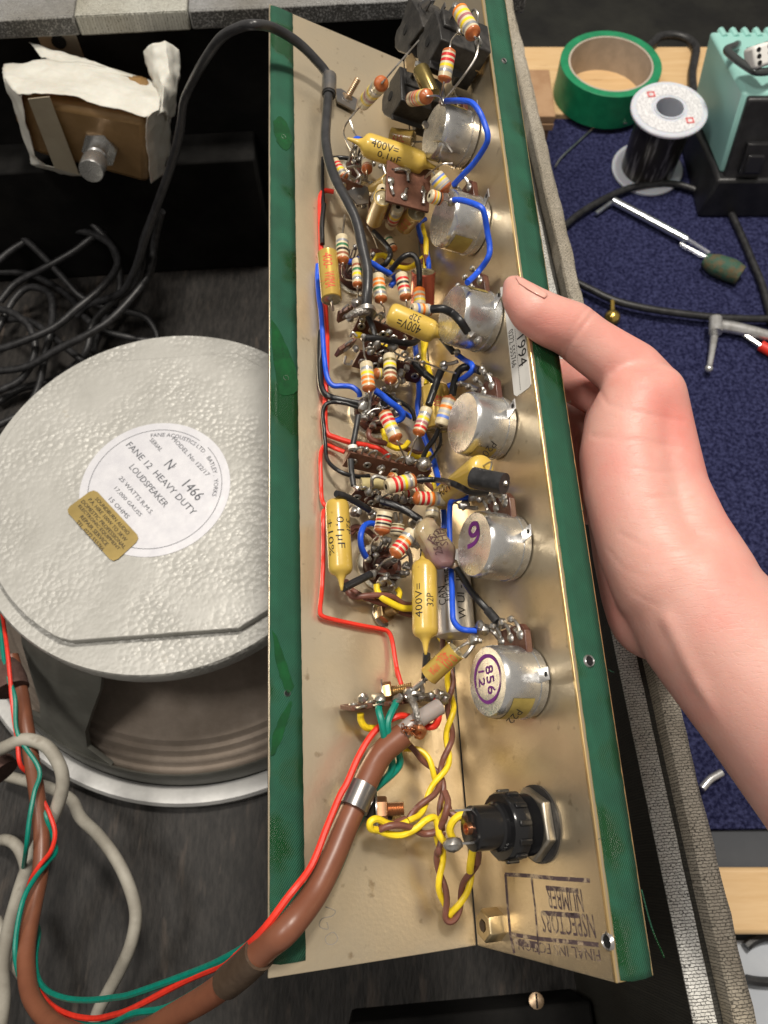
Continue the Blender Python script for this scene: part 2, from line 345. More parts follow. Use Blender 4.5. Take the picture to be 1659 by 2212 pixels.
# solder reel
rt = atz('R1', 938, 630, ZB+.085); 
k = (atz('R1', 1160, 655, ZB+.085)-atz('R1', 712, 610, ZB+.085)).length/2
rb = atz('R1', 815, 960, ZB+.008); base = V(((rt.x+rb.x)/2, (rt.y+rb.y)/2, ZB+.0065)); axr = V((0, 0, 1))
t = thing('solder_reel', base, 'reel of solder wire with clear plastic flanges beside the teal station', 'reel')
M_clear = mat('frosted_plastic', (.80, .82, .90), .25, 0, trans=.25, sss=.2)
hh = .078
axr = (V((rt.x, rt.y, ZB+.0065+hh))-V((rb.x, rb.y, ZB+.0065))); axr = V((axr.x*.4, axr.y*.4, axr.z)).normalized()
for z0, nm in ((0, 'flange'), (hh-.004, 'flange')):
    MB().lathe([(k*.36, 0), (k*.97, 0), (k, .001), (k, .003), (k*.97, .004), (k*.36, .004), (k*.36, 0)], base+axr*z0, axr, 48).build(nm, M_clear, t)
MB().lathe([(k*.36, .004), (k*.40, .004), (k*.40, hh+.0015), (k*.36, hh+.0015), (k*.36, .004)], base, axr, 40).build('hub', M_clear, t)
M_win = mat('wound_solder', (.045, .04, .036), .3, .6, (.40, .38, .35), 30, .52, .72, stretch=(9, 9, .6), bump=.4, bscale=50)  # pale upright streaks are glints painted into the dark winding colour
MB().lathe([(k*.42, .0045), (k*.74, .0045), (k*.74, hh-.0045), (k*.42, hh-.0045)], base, axr, 40).build('solder_winding', M_win, t)
M_lab = mat('reel_label', (.55, .55, .57), .5, 0, (.78, .78, .8), 700, .45, .55, stretch=(1, .4, 1))
lb = MB().lathe([(k*.48, .0), (k*.86, .0), (k*.86, .0003), (k*.48, .0003), (k*.48, 0)], base+axr*(hh+.0001), axr, 48).build('paper_label', M_lab, t)
xx = (V((1, 0, 0))-axr*axr.x).normalized(); yy = axr.cross(xx)
for sx, sy in ((-.42, .50), (.46, -.46)):
    q = MB(); c = base+axr*(hh+.0008)+xx*(k*sx)+yy*(k*sy); dd = (xx+yy*.1).normalized(); ee = axr.cross(dd)
    for i, j, wx, wy in ((0, .8, 2, .35), (0, -.8, 2, .35), (.8, 0, .35, 2), (-.8, 0, .35, 2)): q.box(c+dd*(i*k*.10)+ee*(j*k*.10), dd, ee, axr, k*.1*wx, k*.1*wy, .0003)
    q.build('hazard_mark', mat('hazard_red', (.75, .12, .12), .5), lb)
o = MB().tube([atz('R1', 690, 715, ZB+.02), atz('R1', 590, 712, ZB+.012), atz('R1', 500, 745, ZB+.009), atz('R1', 400, 830, ZB+.009), atz('R1', 310, 915, ZB+.009), atz('R1', 272, 970, ZB+.009)], .0009, 6).build('solder_strand', M_steel, t)

# soldering station
M_teal = mat('teal_enamel', (.30, .58, .53), .38, 0, (.34, .62, .57), 8, bump=.03, bscale=300)
M_blkp = mat('black_moulded', (.012, .012, .013), .38, 0, (.022, .022, .024), 60, bump=.12, bscale=900)
fbl = atz('ST', 640, 2050, ZB+.006); yf = fbl.y
TF, FBt = aty('ST', 935, 893, yf+.022), aty('ST', 690, 1680, yf+.004); BT = aty('ST', 600, 300, yf+.125)
BB = V((FBt.x+.002, yf+.13, ZB+.03)); WS = .125
t = thing('soldering_station', V((fbl.x+.06, yf+.06, ZB+.006)), 'teal and black soldering station standing on the blue carpet', 'soldering station')
def hexa(name, q, mt_, par, bev=0.): # 4 left corners (front-bottom, front-top, back-top, back-bottom) swept to the right
    return MB().prism(q, V((WS-(0), 0, 0))).build(name, mt_, par, bevel=bev)
sh = MB(); q = [FBt, TF, BT, BB]; wr = V((WS, 0, 0))
hexa('shell', q, M_teal, t, .0035)
fr = [V((FBt.x-.004, yf-.008, ZB+.006)), V((FBt.x, yf-.006, FBt.z)), TF+V((.006, -.004, -.004)), TF+V((.006, .01, -.004)), V((FBt.x-.004, yf+.125, ZB+.032)), V((FBt.x-.004, yf+.135, ZB+.006))]
MB().prism([p+V((-.003, 0, 0)) for p in (fr[0], fr[1], fr[1]+V((0, .02, 0)), fr[4], fr[5])], V((WS+.008, 0, 0))).build('base', M_blkp, t, bevel=.003)
MB().prism([FBt+V((.004, -.010, -.012)), FBt+V((.004, -.005, 0)), TF+V((.004, -.006, -.003)), TF+V((.004, .004, -.003)), FBt+V((.004, .006, 0))], V((WS-.006, 0, 0))).build('front_panel', M_blkp, t, bevel=.002)
fn = (TF-FBt).normalized(); fo = V((1, 0, 0)).cross(fn).normalized(); fo = -fo if fo.y > 0 else fo
pc = lambda a, b: FBt+fn*b+V((a, 0, 0))+fo*.008
sw = MB().box(pc(.026, .020)-fo*.001, AX, fn, fo, .022, .030, .008).build('switch_frame', M_blkp, t, bevel=.001)
MB().box(pc(.026, .016)+fo*.003, AX, fn, fo, .016, .018, .006).build('rocker', mat('rocker_black', (.02, .02, .022), .15), sw, bevel=.0015)
MB().lathe([(.0, .0), (.006, .0), (.0065, -.001), (.007, -.001)], pc(.032, .078), fo, 20).build('socket', mat('socket_black', (.03, .03, .03), .25), t)
MB().box(pc(.055, .05), AX, fn, fo, .02, .03, .004).build('rating_plate', mat('grey_plate', (.35, .35, .34), .5), t, bevel=.0005)
te = (BT-TF).normalized(); tn = V((1, 0, 0)).cross(te).normalized(); tn = tn if tn.z > 0 else -tn
for i in range(9):
    MB().tube([BT+V((.012+i*.0115, 0, 0))-te*.010-tn*.001, BT+V((.012+i*.0115, 0, 0))+te*.003-tn*.001], .0034, 8, smooth=0).build('vent_fin', M_teal, t)
def top(z, x, y, h=0): return onpl(z, x, y, TF+tn*h, tn)
o = MB().tube([top('ST', 870, 430, .004), top('ST', 845, 445, .016), top('ST', 780, 470, .018), top('ST', 775, 500, .018), top('ST', 880, 590, .018), top('ST', 1000, 670, .018), top('ST', 1060, 695, .018), top('ST', 1165, 690, .018), top('ST', 1260, 640, .018)], .0036, 10).build('iron_rest', mat('dark_rod', (.09, .10, .10), .3, .6), t)
# die on the rest
dc = top('ST', 1075, 545, .026); du, dv = (V((.94, .3, .1))).normalized(), None
dw = V((.12, -.72, .68)).normalized(); dv = dw.cross(du).normalized(); du = dv.cross(dw).normalized(); sz = .019
d = thing('die', dc-V((0, 0, sz/2)), 'white die with black pips on top of the teal soldering station', 'die')
MB().box(dc, du, dv, dw, sz, sz, sz).build('cube_body', mat('ivory_white', (.78, .77, .74), .3), d, bevel=.003)
M_pip = mat('pip_black', (.01, .01, .01), .4)
for fx, fy, n_, pp in ((du, dv, dw, [(a_, b_) for a_ in (-1, 1) for b_ in (-1, 0, 1)]), (du, dw, dv, [(0, 0), (1, 1), (-1, -1)])):
    for a_, b_ in pp: MB().lathe([(.0001, .0003), (.0021, .0003), (.0021, -.001)], dc+fx*(a_*sz*.27)+fy*(b_*sz*.28)+n_*(sz/2), n_, 12).build('pip', M_pip, d)

# cables of the station and bench tools
for pts, h_, lab in (([(1160, 1140), (1070, 1095), (960, 1068), (850, 1068), (700, 1095), (560, 1155), (430, 1230), (330, 1310), (290, 1340)], .012, 'black rubber lead curving over the blue carpet below the solder reel'),
                 ([(1220, 1080), (1270, 1190), (1325, 1300), (1370, 1400), (1420, 1520), (1470, 1640), (1510, 1780), (1560, 2000)], .010, 'black lead running down the right side of the blue carpet'),
                 ([(380, 1630), (480, 1680), (620, 1745), (800, 1790), (1000, 1820), (1180, 1840), (1350, 1850), (1560, 1853)], .016, 'black test lead crossing the carpet above the chrome clip'),
                 ([(700, 330), (790, 290), (845, 250), (880, 215), (960, 205), (1040, 225), (1090, 275), (1085, 340), (1070, 430), (1080, 540), (1120, 640)], .018, 'black mains lead looping behind the teal station')):
    o = MB().tube([atz('R1', x, y, ZB+h_) for x, y in pts], .0036 if h_ < .017 else .0048, 10).build('black_cable', M_black); tag(o, lab, 'cable', 'black leads on the bench')
# flux brush
M_alu = mat('brush_tin', (.72, .76, .80), .2, .9)
t = thing('flux_brush', atz('R1', 1000, 1390, ZB+.0065), 'flux brush with bright tin handle lying on the blue carpet', 'brush')
MB().tube([atz('R1', x, y, ZB+.013) for x, y in ((612, 1165), (820, 1275), (1040, 1393))], .0042, 12).build('handle', M_alu, t)
MB().tube([atz('R1', x, y, ZB+.010) for x, y in ((600, 1175), (560, 1205), (510, 1240))], .0024, 8).build('handle_tip', M_alu, t)
MB().tube([atz('R1', x, y, ZB+.012) for x, y in ((1035, 1385), (1170, 1470))], .0018, 8).build('stem', mat('clear_rod', (.6, .62, .7), .1, 0, trans=.7), t)
MB().tube([atz('R1', x, y, ZB+.011) for x, y in ((1000, 1415), (1160, 1500))], .0018, 8).build('stem', MATS['clear_rod'], t)
M_br = mat('bristles', (.03, .09, .06), .7, 0, (.13, .08, .035), 130, bump=.6, bscale=500)
MB().tube([atz('R1', x, y, ZB+.016) for x, y in ((1140, 1505), (1200, 1535), (1290, 1570), (1350, 1600))], [.006, .0105, .0115, .0095], 14).build('bristle_tuft', M_br, t)
# brass terminal
t = thing('brass_terminal', atz('R1', 605, 1860, ZB+.0065), 'small brass terminal ball on the carpet next to the hand', 'terminal')
bb = atz('R1', 605, 1845, ZB+.015)
M_brass = mat('brass', (.65, .46, .12), .25, .95); MB().blob(bb, .0078, jit=.02, n=12).build('ball', M_brass, t)
MB().tube([bb+V((.001, .006, 0)), bb+V((.002, .019, .002))], .0022, 8).build('pin', M_brass, t)
# chrome clip
M_chr = mat('chrome', (.72, .72, .72), .25, .75, (.5, .49, .47), 150)
t = thing('test_clip', atz('R1', 1200, 1950, ZB+.0065), 'chrome angled test clip with red sleeve on the carpet', 'clip')
P = lambda x, y, h_=.014: atz('R1', x, y, ZB+h_)
MB().tube([P(1185, 1885), P(1320, 1905), P(1510, 1950), P(1600, 1970)], [.0060, .0060, .0052, .0045], 14).build('barrel', M_chr, t)
MB().tube([P(1205, 1850, .02), P(1205, 1930, .02)], .0062, 14).build('collar', M_chr, t)
MB().tube([P(1200, 1930), P(1185, 2040), P(1170, 2125)], [.0038, .0030, .0026], 12).build('prong', M_chr, t)
MB().blob(P(1166, 2140), .0038, jit=.02, n=10).build('prong_ball', M_chr, t)
MB().tube([P(1365, 1940, .012), P(1470, 2010, .012)], .0022, 8).build('spring_wire', M_chr, t)
MB().tube([P(1465, 2005, .012), P(1580, 2070, .012)], .0052, 12).build('sleeve', M_wire['red'], t)
o = MB().tube([atz('R3', x, y, ZB+.012) for x, y in ((765, 955), (810, 905), (870, 870))], .0028, 10).build('steel_rod', M_chr); tag(o, 'short bright metal rod on the carpet under the forearm', 'rod')

# ------------------------------------------------------------------ cabinet
ZR = .25*S; YAW = math.radians(4.5)
CR = V((math.cos(YAW), math.sin(YAW), 0)); CD = V((-math.sin(YAW), math.cos(YAW), 0)); UP = V((0, 0, 1))
t = thing('amplifier_cabinet', V((-.1, .2, -.02)), 'open backed amplifier cabinet covered in grey flecked cloth', 'cabinet'); CAB = t
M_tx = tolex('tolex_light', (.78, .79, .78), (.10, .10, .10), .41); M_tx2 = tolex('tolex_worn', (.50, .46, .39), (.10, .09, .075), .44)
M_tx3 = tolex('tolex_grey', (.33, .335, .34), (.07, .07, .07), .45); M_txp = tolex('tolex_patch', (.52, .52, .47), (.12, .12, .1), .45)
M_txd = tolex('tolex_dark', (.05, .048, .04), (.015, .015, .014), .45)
M_in = mat('black_paint', (.004, .0039, .0038), .85, 0, (.010, .0095, .009), 25, bump=.15, bscale=90, spec=.15)
M_wood = mat('stained_ply', (.011, .010, .0093), .55, 0, (.034, .030, .027), 34, .40, .72, bump=.35, bscale=60, stretch=(9, 2.2, 9), detail=12, spec=.3, spot=(14, .62, .72, (.05, .04, .033)))
s0 = atz('D', 1454, 1964, ZR-.0116); s1 = atz('D', 1506, 1964, ZR-.0116); s2 = atz('D', 1579, 1964, ZR)
S0, S1, S2 = s0.dot(CR), s1.dot(CR), s2.dot(CR)
yb = (atz('D', 159, 36.5, ZR).dot(CD)+atz('D', 579, 12, ZR).dot(CD))/2; yn0 = -.16
def slab(name, sa, sb, ya, yb_, za, zb_, mt_, bev=0., par=t):
    return MB().box(CR*((sa+sb)/2)+CD*((ya+yb_)/2)+UP*((za+zb_)/2), CR, CD, UP, sb-sa, yb_-ya, zb_-za).build(name, mt_, par, bevel=bev)
def worn(name, sa, sb, za, zb_, ya, yb_, mt_, amp):   # a long rail with a slightly ragged outer edge
    n = 120; mb = MB(); prof = [(sa, za), (sa, zb_-.001), (sa+.001, zb_), (sb-.002, zb_), (sb, zb_-.002), (sb, za)]
    vs = []; fs = []
    for i in range(n+1):
        y = ya+(yb_-ya)*i/n
        for j, (s_, z_) in enumerate(prof):
            q = mnoise.noise(V((y*60, j*.7, 1)))+.5*mnoise.noise(V((y*190, j*.7, 5)))
            vs.append(CR*(s_+(q*amp if j >= 3 else q*amp*.3))+CD*y+UP*(z_+(q*amp*.3 if j in (2, 3) else 0)))
    k = len(prof)
    for i in range(n):
        for j in range(k): a, b = i*k+j, i*k+(j+1) % k; fs.append((a, b, b+k, a+k))
    return mb.add(vs, fs).build(name, mt_, par_)
par_ = t
slab('baffle_board', -.75, S0+.002, yn0, yb+.02, -.022, 0, M_wood)
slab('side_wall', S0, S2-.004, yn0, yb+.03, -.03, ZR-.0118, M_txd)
worn('rebate_strip', S0-.001, S1, ZR-.0116-.002, ZR-.0116, yn0, yb, M_tx, .0003)
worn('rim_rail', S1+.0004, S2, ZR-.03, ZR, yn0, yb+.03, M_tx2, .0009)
# far rail: a flecked cloth rail with a lighter patch
zi = aty('L1', 390, 200, atz('D', 159, 36.5, ZR).y).z
px1, px2 = atz('D', 159, 36.5, ZR).dot(CR), atz('D', 405, 18, ZR).dot(CR)
for sa, sb, mt_, dz_ in ((-.75, px1, M_tx3, 0), (px1, px2, M_txp, .0008), (px2, S1+.02, M_tx3, 0)):
    slab('rail_covering', sa+.0003, sb-.0003, yb-dz_, yb+.07, zi, ZR+dz_, mt_, .0015)
slab('far_wall', -.75, S0, yb+.012, yb+.03, 0, zi-.0003, M_in)
slab('near_wall', -.75, S2-.004, yn0-.02, yn0-.0003, -.03, ZR-.012, M_in); slab('left_wall', -.77, -.7503, yn0-.02, yb+.03, -.03, ZR-.012, M_in)
slab('batten', S0-.14, S0-.003, yn0, -.075, .0003, .05, M_in, .002)
slab('batten', -.75, px2+.03, yb-.022, yb+.0118, .0003, .12, M_in, .002)
M_scr = mat('old_screw', (.45, .33, .22), .4, .7, (.25, .17, .1), 300)
def screw(P, n, r, par, tip=False):
    x, y = perp(n); mb = MB().lathe([(r*1.02, -.001), (r, .0006), (r*.6, .0012), (.0001, .0013)], P, n, 14); o = mb.build('screw', M_scr, par)
    MB().box(P+n*.00125, x, y, n, r*1.7, r*.25, .0003).build('slot', M_hole, o); return o
screw(aty('L1', 962, 1322, yb-.005+.017), V((0, -1, .1)).normalized(), .006, t); screw(atz('Z7', 1085, 918, .05), V((0, .1, 1)).normalized(), .0042, t)
# bracket on far rail
c = aty('L1', 330, 245, yb-.004); o = MB().box(c, CR, UP, -CD, .028, .022, .0015).build('bracket', mat('bracket_zinc', (.5, .44, .36), .4, .8), t, bevel=.002)
MB().lathe([(.0001, .001), (.005, .001), (.005, -.001)], c+UP*.003-CD*.0008, -CD, 14).build('bracket_hole', M_hole, o)

# ------------------------------------------------------------------ loudspeaker
SC = V((-.137, .217, 0)); t = thing('loudspeaker', SC, 'large grey loudspeaker lying magnet up with paper maker label', 'loudspeaker'); SPK = t
m = mat('hammered_grey', (.48, .47, .44), .42, .1); N, LK, b = nodes_of(m)
tc = N.new('ShaderNodeTexCoord'); vo = N.new('ShaderNodeTexVoronoi'); vo.inputs['Scale'].default_value = 300; vo.feature = 'F1'; LK.new(tc.outputs['Object'], vo.inputs['Vector'])
nz = N.new('ShaderNodeTexNoise'); nz.inputs['Scale'].default_value = 22; nz.inputs['Detail'].default_value = 3; LK.new(tc.outputs['Object'], nz.inputs['Vector'])
rp = N.new('ShaderNodeValToRGB'); rp.color_ramp.elements[0].position = .38; rp.color_ramp.elements[1].position = .62; rp.color_ramp.elements[0].color = (.10, .10, .10, 1); LK.new(nz.outputs['Fac'], rp.inputs[0])
vv = N.new('ShaderNodeMath'); vv.operation = 'MULTIPLY'; LK.new(vo.outputs['Distance'], vv.inputs[0]); LK.new(rp.outputs[0], vv.inputs[1])
n3 = N.new('ShaderNodeTexNoise'); n3.inputs['Scale'].default_value = 520; n3.inputs['Detail'].default_value = 3; LK.new(tc.outputs['Object'], n3.inputs['Vector'])
mm = N.new('ShaderNodeMath'); mm.operation = 'MULTIPLY_ADD'; LK.new(n3.outputs['Fac'], mm.inputs[0]); mm.inputs[1].default_value = -.16; LK.new(vv.outputs[0], mm.inputs[2])
bp = N.new('ShaderNodeBump'); bp.invert = True; bp.inputs['Strength'].default_value = .7; bp.inputs['Distance'].default_value = .0016; LK.new(mm.outputs[0], bp.inputs['Height']); LK.new(bp.outputs[0], b.inputs['Normal'])
n4 = N.new('ShaderNodeTexNoise'); n4.inputs['Scale'].default_value = 16; n4.inputs['Detail'].default_value = 9; n4.inputs['Roughness'].default_value = .75; LK.new(tc.outputs['Object'], n4.inputs['Vector'])
r4 = N.new('ShaderNodeValToRGB'); e = r4.color_ramp.elements; e[0].position = .3; e[0].color = (.33, .325, .30, 1); e[1].position = .62; e[1].color = (.42, .415, .39, 1)
e = e.new(.70); e.color = (.40, .37, .31, 1); e2 = r4.color_ramp.elements.new(.76); e2.color = (.30, .18, .09, 1); LK.new(n4.outputs['Fac'], r4.inputs[0]); LK.new(r4.outputs[0], b.inputs['Base Color'])
M_ham = m
ZP = .135
pr = .1085
def pp(z, x, y): return atz(z, x, y, ZP)
# plate outline: circle cut by two chords, with short angled corners
tl, tr_, tr2 = pp('D', 198, 783), pp('D', 508, 761), pp('D', 579, 799); bl, br_, br2 = pp('D', 153, 1384), pp('D', 514, 1357), pp('D', 579, 1317)
def angof(p): return math.atan2(p.y-SC.y, p.x-SC.x)
out = [tr_, tl]; a0, a1 = angof(tl), angof(bl)+2*math.pi
for i in range(1, 32): a = a0+(a1-a0)*i/32; out.append(SC+V((math.cos(a)*pr, math.sin(a)*pr, ZP)))
out += [bl, br_, br2]; a0, a1 = angof(br2), angof(tr2)
for i in range(1, 16): a = a0+(a1-a0)*i/16; out.append(SC+V((math.cos(a)*(br2-SC-V((0, 0, ZP))).length, math.sin(a)*(br2-SC-V((0, 0, ZP))).length, ZP)))
out.append(tr2)
MB().prism([V((p.x, p.y, ZP-.0065)) for p in out], V((0, 0, .0065))).build('magnet_plate', M_ham, t, bevel=.0006)
rr = .1185
MB().lathe([(.02, .112), (rr-.004, .112), (rr, .1145), (rr, .1268), (rr-.001, .1283), (.02, .1283)], SC, UP, 96).build('magnet_ring', M_ham, t)
M_bsk = mat('basket_grey', (.125, .125, .11), .5, .2, (.18, .18, .16), 30, bump=.25, bscale=160, rvar=.1)
MB().lathe([(.06, .075), (.085, .085), (.09, .112), (.06, .1119)], SC, UP, 64).build('magnet_body', M_bsk, t)
# basket: top collar, four legs, lower band
bprof = [(.1195, .1118), (.135, .085), (.150, .056), (.158, .040)]
bk = MB()
for q in range(4):
    ac = math.radians(-119+90*q); wd0 = math.radians(14)
    n = 24; vs = []; fs = []; prof = [(.116, .1118), (.124, .098), (.136, .074), (.147, .052), (.155, .036), (.160, .0265)]
    wds = [1.1, 1.0, .72, .52, .52, .95]
    for ins in (0, .0028):
        for (r_, z_), wf in zip(prof, wds):
            for i in range(n+1):
                a = ac+(i/n*2-1)*wd0*wf; vs.append(SC+V((math.cos(a)*(r_-ins), math.sin(a)*(r_-ins), z_-ins)))
    k = n+1; npf = len(prof)
    for l in range(2):
        for j in range(npf-1):
            for i in range(n): a = l*npf*k+j*k+i; fs.append((a, a+1, a+1+k, a+k))
    for j in range(npf-1):
        for i in (0, n): a = j*k+i; fs.append((a, a+k, a+k+npf*k, a+npf*k))
    bk.add(vs, fs)
bk.lathe([(.1605, .0285), (.162, .026), (.165, .012), (.1635, .012), (.1595, .026), (.1605, .0285)], SC, UP, 96)
bk.build('basket', M_bsk, t)
M_rim = mat('rim_paint', (.36, .36, .355), .4, .25, (.44, .44, .43), 40, bump=.1, bscale=300)
MB().lathe([(.1655, .010), (.168, .012), (.1765, .012), (.1785, .010), (.1785, .0005), (.1655, .0005)], SC, UP, 120).build('mounting_rim', M_rim, t)
M_cone = mat('cone_paper', (.20, .165, .135), .9, 0, (.25, .21, .175), 50, bump=.2, bscale=700, spec=.2)
prof = [(.070, .094), (.136, .030)]; cn = []
n = 90
for i in range(n+1):
    f_ = i/n; r_ = .07+.092*f_; z_ = .078-.058*f_**1.05
    if .74 < f_: z_ += .0011*math.sin((f_-.74)/.26*math.pi*2*4)
    cn.append((r_, z_))
MB().lathe(cn, SC, UP, 110).build('cone', M_cone, t)
# maker label
lc = pp('L2', 845, 995); lr = ((pp('L2', 1255, 960)-pp('L2', 437, 1000)).length)/2
M_foil = mat('foil_paper', (.62, .62, .65), .42, .2, (.53, .53, .57), 90, .3, .7, bump=.25, bscale=140, bdist=.0006)
Zt = ZP
lab = MB().lathe([(.0001, .00035), (lr, .00035), (lr, 0)], V((lc.x, lc.y, Zt)), UP, 72).build('maker_label', M_foil, t, label='round silver maker label printed with loudspeaker data')
mb = MB()
def q2(x, y): v = pp('L2', x, y); v.z = Zt+.0005; return v
M_prn = mat('grey_print', (.07, .075, .09), .6)
for s_, a, b, hg in (('FANE 12  HEAVY DUTY', (700, 757), (1060, 1138), .0042), ('SERIAL', (823, 733), (880, 795), .0027), ('MODEL No 122/17', (943, 727), (1136, 930), .0028), ('N', (915, 858), (940, 884), .0066), ('o', (944, 880), (950, 887), .0022), ('1466', (1012, 968), (1095, 1054), .0066),
                     ('LOUDSPEAKER', (716, 878), (908, 1096), .0040), ('25 WATTS R.M.S.', (655, 940), (830, 1138), .0027), ('17,000 GAUSS', (628, 998), (768, 1150), .0027), ('15 OHMS', (600, 1055), (700, 1160), .0027)):
    text_mb(mb, s_, q2(*a), q2(*b), UP, hg)
def ringtext(mb, s_, c, rad, a0, a1, hg):
    vs, fs, wd, ht = textmesh(s_); out_ = []
    for v in vs:
        a = a0+(a1-a0)*(v.x/wd+.5); r_ = rad+v.y/ht*hg; out_.append(c+V((math.cos(a)*r_, math.sin(a)*r_, 0)))
    mb.add(out_, fs)
cl = V((lc.x, lc.y, Zt+.0005)); av = lambda x, y: math.atan2(q2(x, y).y-lc.y, q2(x, y).x-lc.x)
ringtext(mb, 'FANE ACOUSTICS LTD .  BATLEY .  YORKS', cl, (q2(1175, 1000)-cl).length, av(820, 690), av(1172, 1045), .0027)
mb.lathe([(lr*.885, 0), (lr*.892, 0)], cl, UP, 90, a0=av(1110, 1185), a1=av(1065, 1235)+2*math.pi)
mb.build('label_print', M_prn, lab, sharp=180)
M_stk = mat('gold_foil', (.42, .31, .11), .33, .5, (.34, .25, .09), 40, bump=.15, bscale=60, bdist=.0015)
cs = [q2(515, 1003), q2(768, 1275), q2(620, 1410), q2(358, 1120)]; cen = sum(cs, V())/4
rnd = []
for i in range(4):
    p, a, b = cs[i], cs[i-1], cs[(i+1) % 4]
    for s_ in (0, .5, 1): d_ = .0035; rnd.append(p+((a-p).normalized()*(1-s_)+(b-p).normalized()*s_)*d_*(1 if s_ != .5 else .6))
stk = MB().prism([V((p.x, p.y, Zt+.0008)) for p in rnd], V((0, 0, .0003))).build('repair_sticker', M_stk, t, label='gold repair service sticker overlapping the silver label')
mb = MB()
def q3(x, y): v = pp('L2', x, y); v.z = Zt+.0013; return v
for s_, a, b in (('SOUNDBURN AUDIO', (527, 1057), (704, 1252)), ('P.A. HIRE 100W TO 3KW', (490, 1062), (690, 1288)), ('DOMESTIC PROFESSIONAL', (452, 1072), (684, 1328)), ('ELECTRONIC EQUIPMENT', (434, 1098), (652, 1336)), ('REPAIR SERVICE', (446, 1155), (588, 1312)), ('TEL. 0272 555766', (424, 1182), (566, 1338))):
    text_mb(mb, s_, q3(*a), q3(*b), UP, .0023)
mb.build('sticker_print', M_ink, stk, sharp=180)
o = MB().tube([atz('L2', x, y, .12) for x, y in ((1365, 285), (1385, 265), (1410, 280), (1425, 310))], .0009, 6).build('voice_coil_lead', M_wire['red'], t)

# ------------------------------------------------------------------ wrapped footswitch box on the far wall
yw = yb-.004
fl, frr, frb, flb = aty('L1', 118, 528, yw-.075), aty('L1', 815, 655, yw-.085), aty('L1', 822, 1012, yw-.068), aty('L1', 172, 835, yw-.060)
ctr = (fl+frr+frb+flb)/4
t = thing('footswitch_box', ctr+V((0, .03, -.02)), 'brown metal footswitch box wrapped in white paper tape', 'footswitch')
M_tan = mat('tan_hammer', (.30, .18, .075), .32, .25, (.36, .22, .10), 60, bump=.15, bscale=260)
ex = (frr-fl).normalized(); ey = (fl-flb).normalized(); en = ex.cross(ey).normalized()
btl, btr = aty('L1', 25, 352, yw-.03), aty('L1', 822, 398, yw-.03); bq = [btl, btr, frb+(btr-frr), flb+(btl-fl)]
MB().add([fl, frr, frb, flb]+bq, [(0, 1, 2, 3), (4, 7, 6, 5), (0, 4, 5, 1), (1, 5, 6, 2), (2, 6, 7, 3), (3, 7, 4, 0)]).build('case', M_tan, t, bevel=.007)
M_pap = mat('tissue_tape', (.50, .475, .42), .7, 0, (.58, .56, .51), 50, bump=.3, bscale=90, bdist=.002, sss=.1)
def sheet(name, rows, nu=14, nv=10, amp=.0014, th=.0005, par=t, mt_=None, seed=0):
    """crumpled sheet through a grid of given points"""
    R_, C_ = len(rows), len(rows[0])
    def f(u, v):
        a = u*(C_-1); i = min(int(a), C_-2); a -= i; b_ = v*(R_-1); j = min(int(b_), R_-2); b_ -= j
        p = (rows[j][i]*(1-a)+rows[j][i+1]*a)*(1-b_)+(rows[j+1][i]*(1-a)+rows[j+1][i+1]*a)*b_
        nn = mnoise.noise_vector(p*70+V((seed, 0, 0)))+mnoise.noise_vector(p*190)*.45
        return p+nn*amp
    o = MB().grid(f, nu, nv).build(name, mt_ or M_pap, par, sharp=55)
    sm = o.modifiers.new('solid', 'SOLIDIFY'); sm.thickness = th; return o
P1 = lambda x, y, d_: aty('L1', x, y, yw-d_)
sheet('paper_wrap', [[P1(15, 345, .03), P1(240, 330, .03), P1(420, 330, .03), P1(640, 380, .03), P1(830, 440, .03), P1(870, 470, .035)],
                     [P1(20, 430, .06), P1(200, 440, .06), P1(420, 470, .062), P1(620, 500, .068), P1(800, 540, .072), P1(875, 560, .072)],
                     [P1(100, 520, .0775), P1(200, 500, .079), P1(400, 525, .081), P1(600, 580, .084), P1(780, 640, .0875), P1(860, 600, .083)]], 40, 24, .0016)
sheet('paper_wrap', [[P1(18, 360, .03), P1(22, 440, .055), P1(118, 520, .0775)], [P1(90, 620, .03), P1(95, 640, .05), P1(140, 660, .0755)], [P1(150, 800, .03), P1(155, 830, .04), P1(185, 850, .064)], [P1(200, 890, .04), P1(165, 895, .045), P1(250, 905, .064)], [P1(300, 930, .04), P1(330, 950, .05), P1(480, 960, .066)]], 14, 40, .0014)
sheet('paper_wrap', [[P1(800, 640, .0885), P1(860, 590, .08), P1(930, 600, .05)], [P1(790, 720, .087), P1(830, 700, .08), P1(935, 720, .05)], [P1(808, 850, .082), P1(850, 850, .075), P1(920, 860, .05)], [P1(818, 1000, .0715), P1(860, 970, .066), P1(895, 930, .05)]], 14, 30, .0016)
sheet('loose_flap', [[P1(780, 290, .02), P1(840, 235, .022), P1(900, 232, .022), P1(972, 270, .02)], [P1(785, 340, .022), P1(850, 330, .03), P1(910, 320, .032), P1(972, 350, .022)], [P1(830, 440, .035), P1(870, 410, .045), P1(930, 390, .045), P1(970, 420, .03)], [P1(870, 560, .06), P1(890, 480, .06), P1(940, 500, .05), P1(960, 520, .04)], [P1(865, 640, .08), P1(890, 620, .075), P1(920, 640, .055), P1(945, 640, .045)]], 24, 30, .0022)
sheet('loose_flap', [[P1(155, 232, .01), P1(210, 245, .012), P1(420, 300, .014)], [P1(230, 310, .022), P1(330, 310, .024), P1(520, 340, .026)], [P1(300, 345, .032), P1(450, 350, .034), P1(720, 415, .036)]], 20, 16, .0016)
st = [P1(155, 528, .0795), P1(272, 515, .0815), P1(435, 942, .0655), P1(300, 905, .0645)]
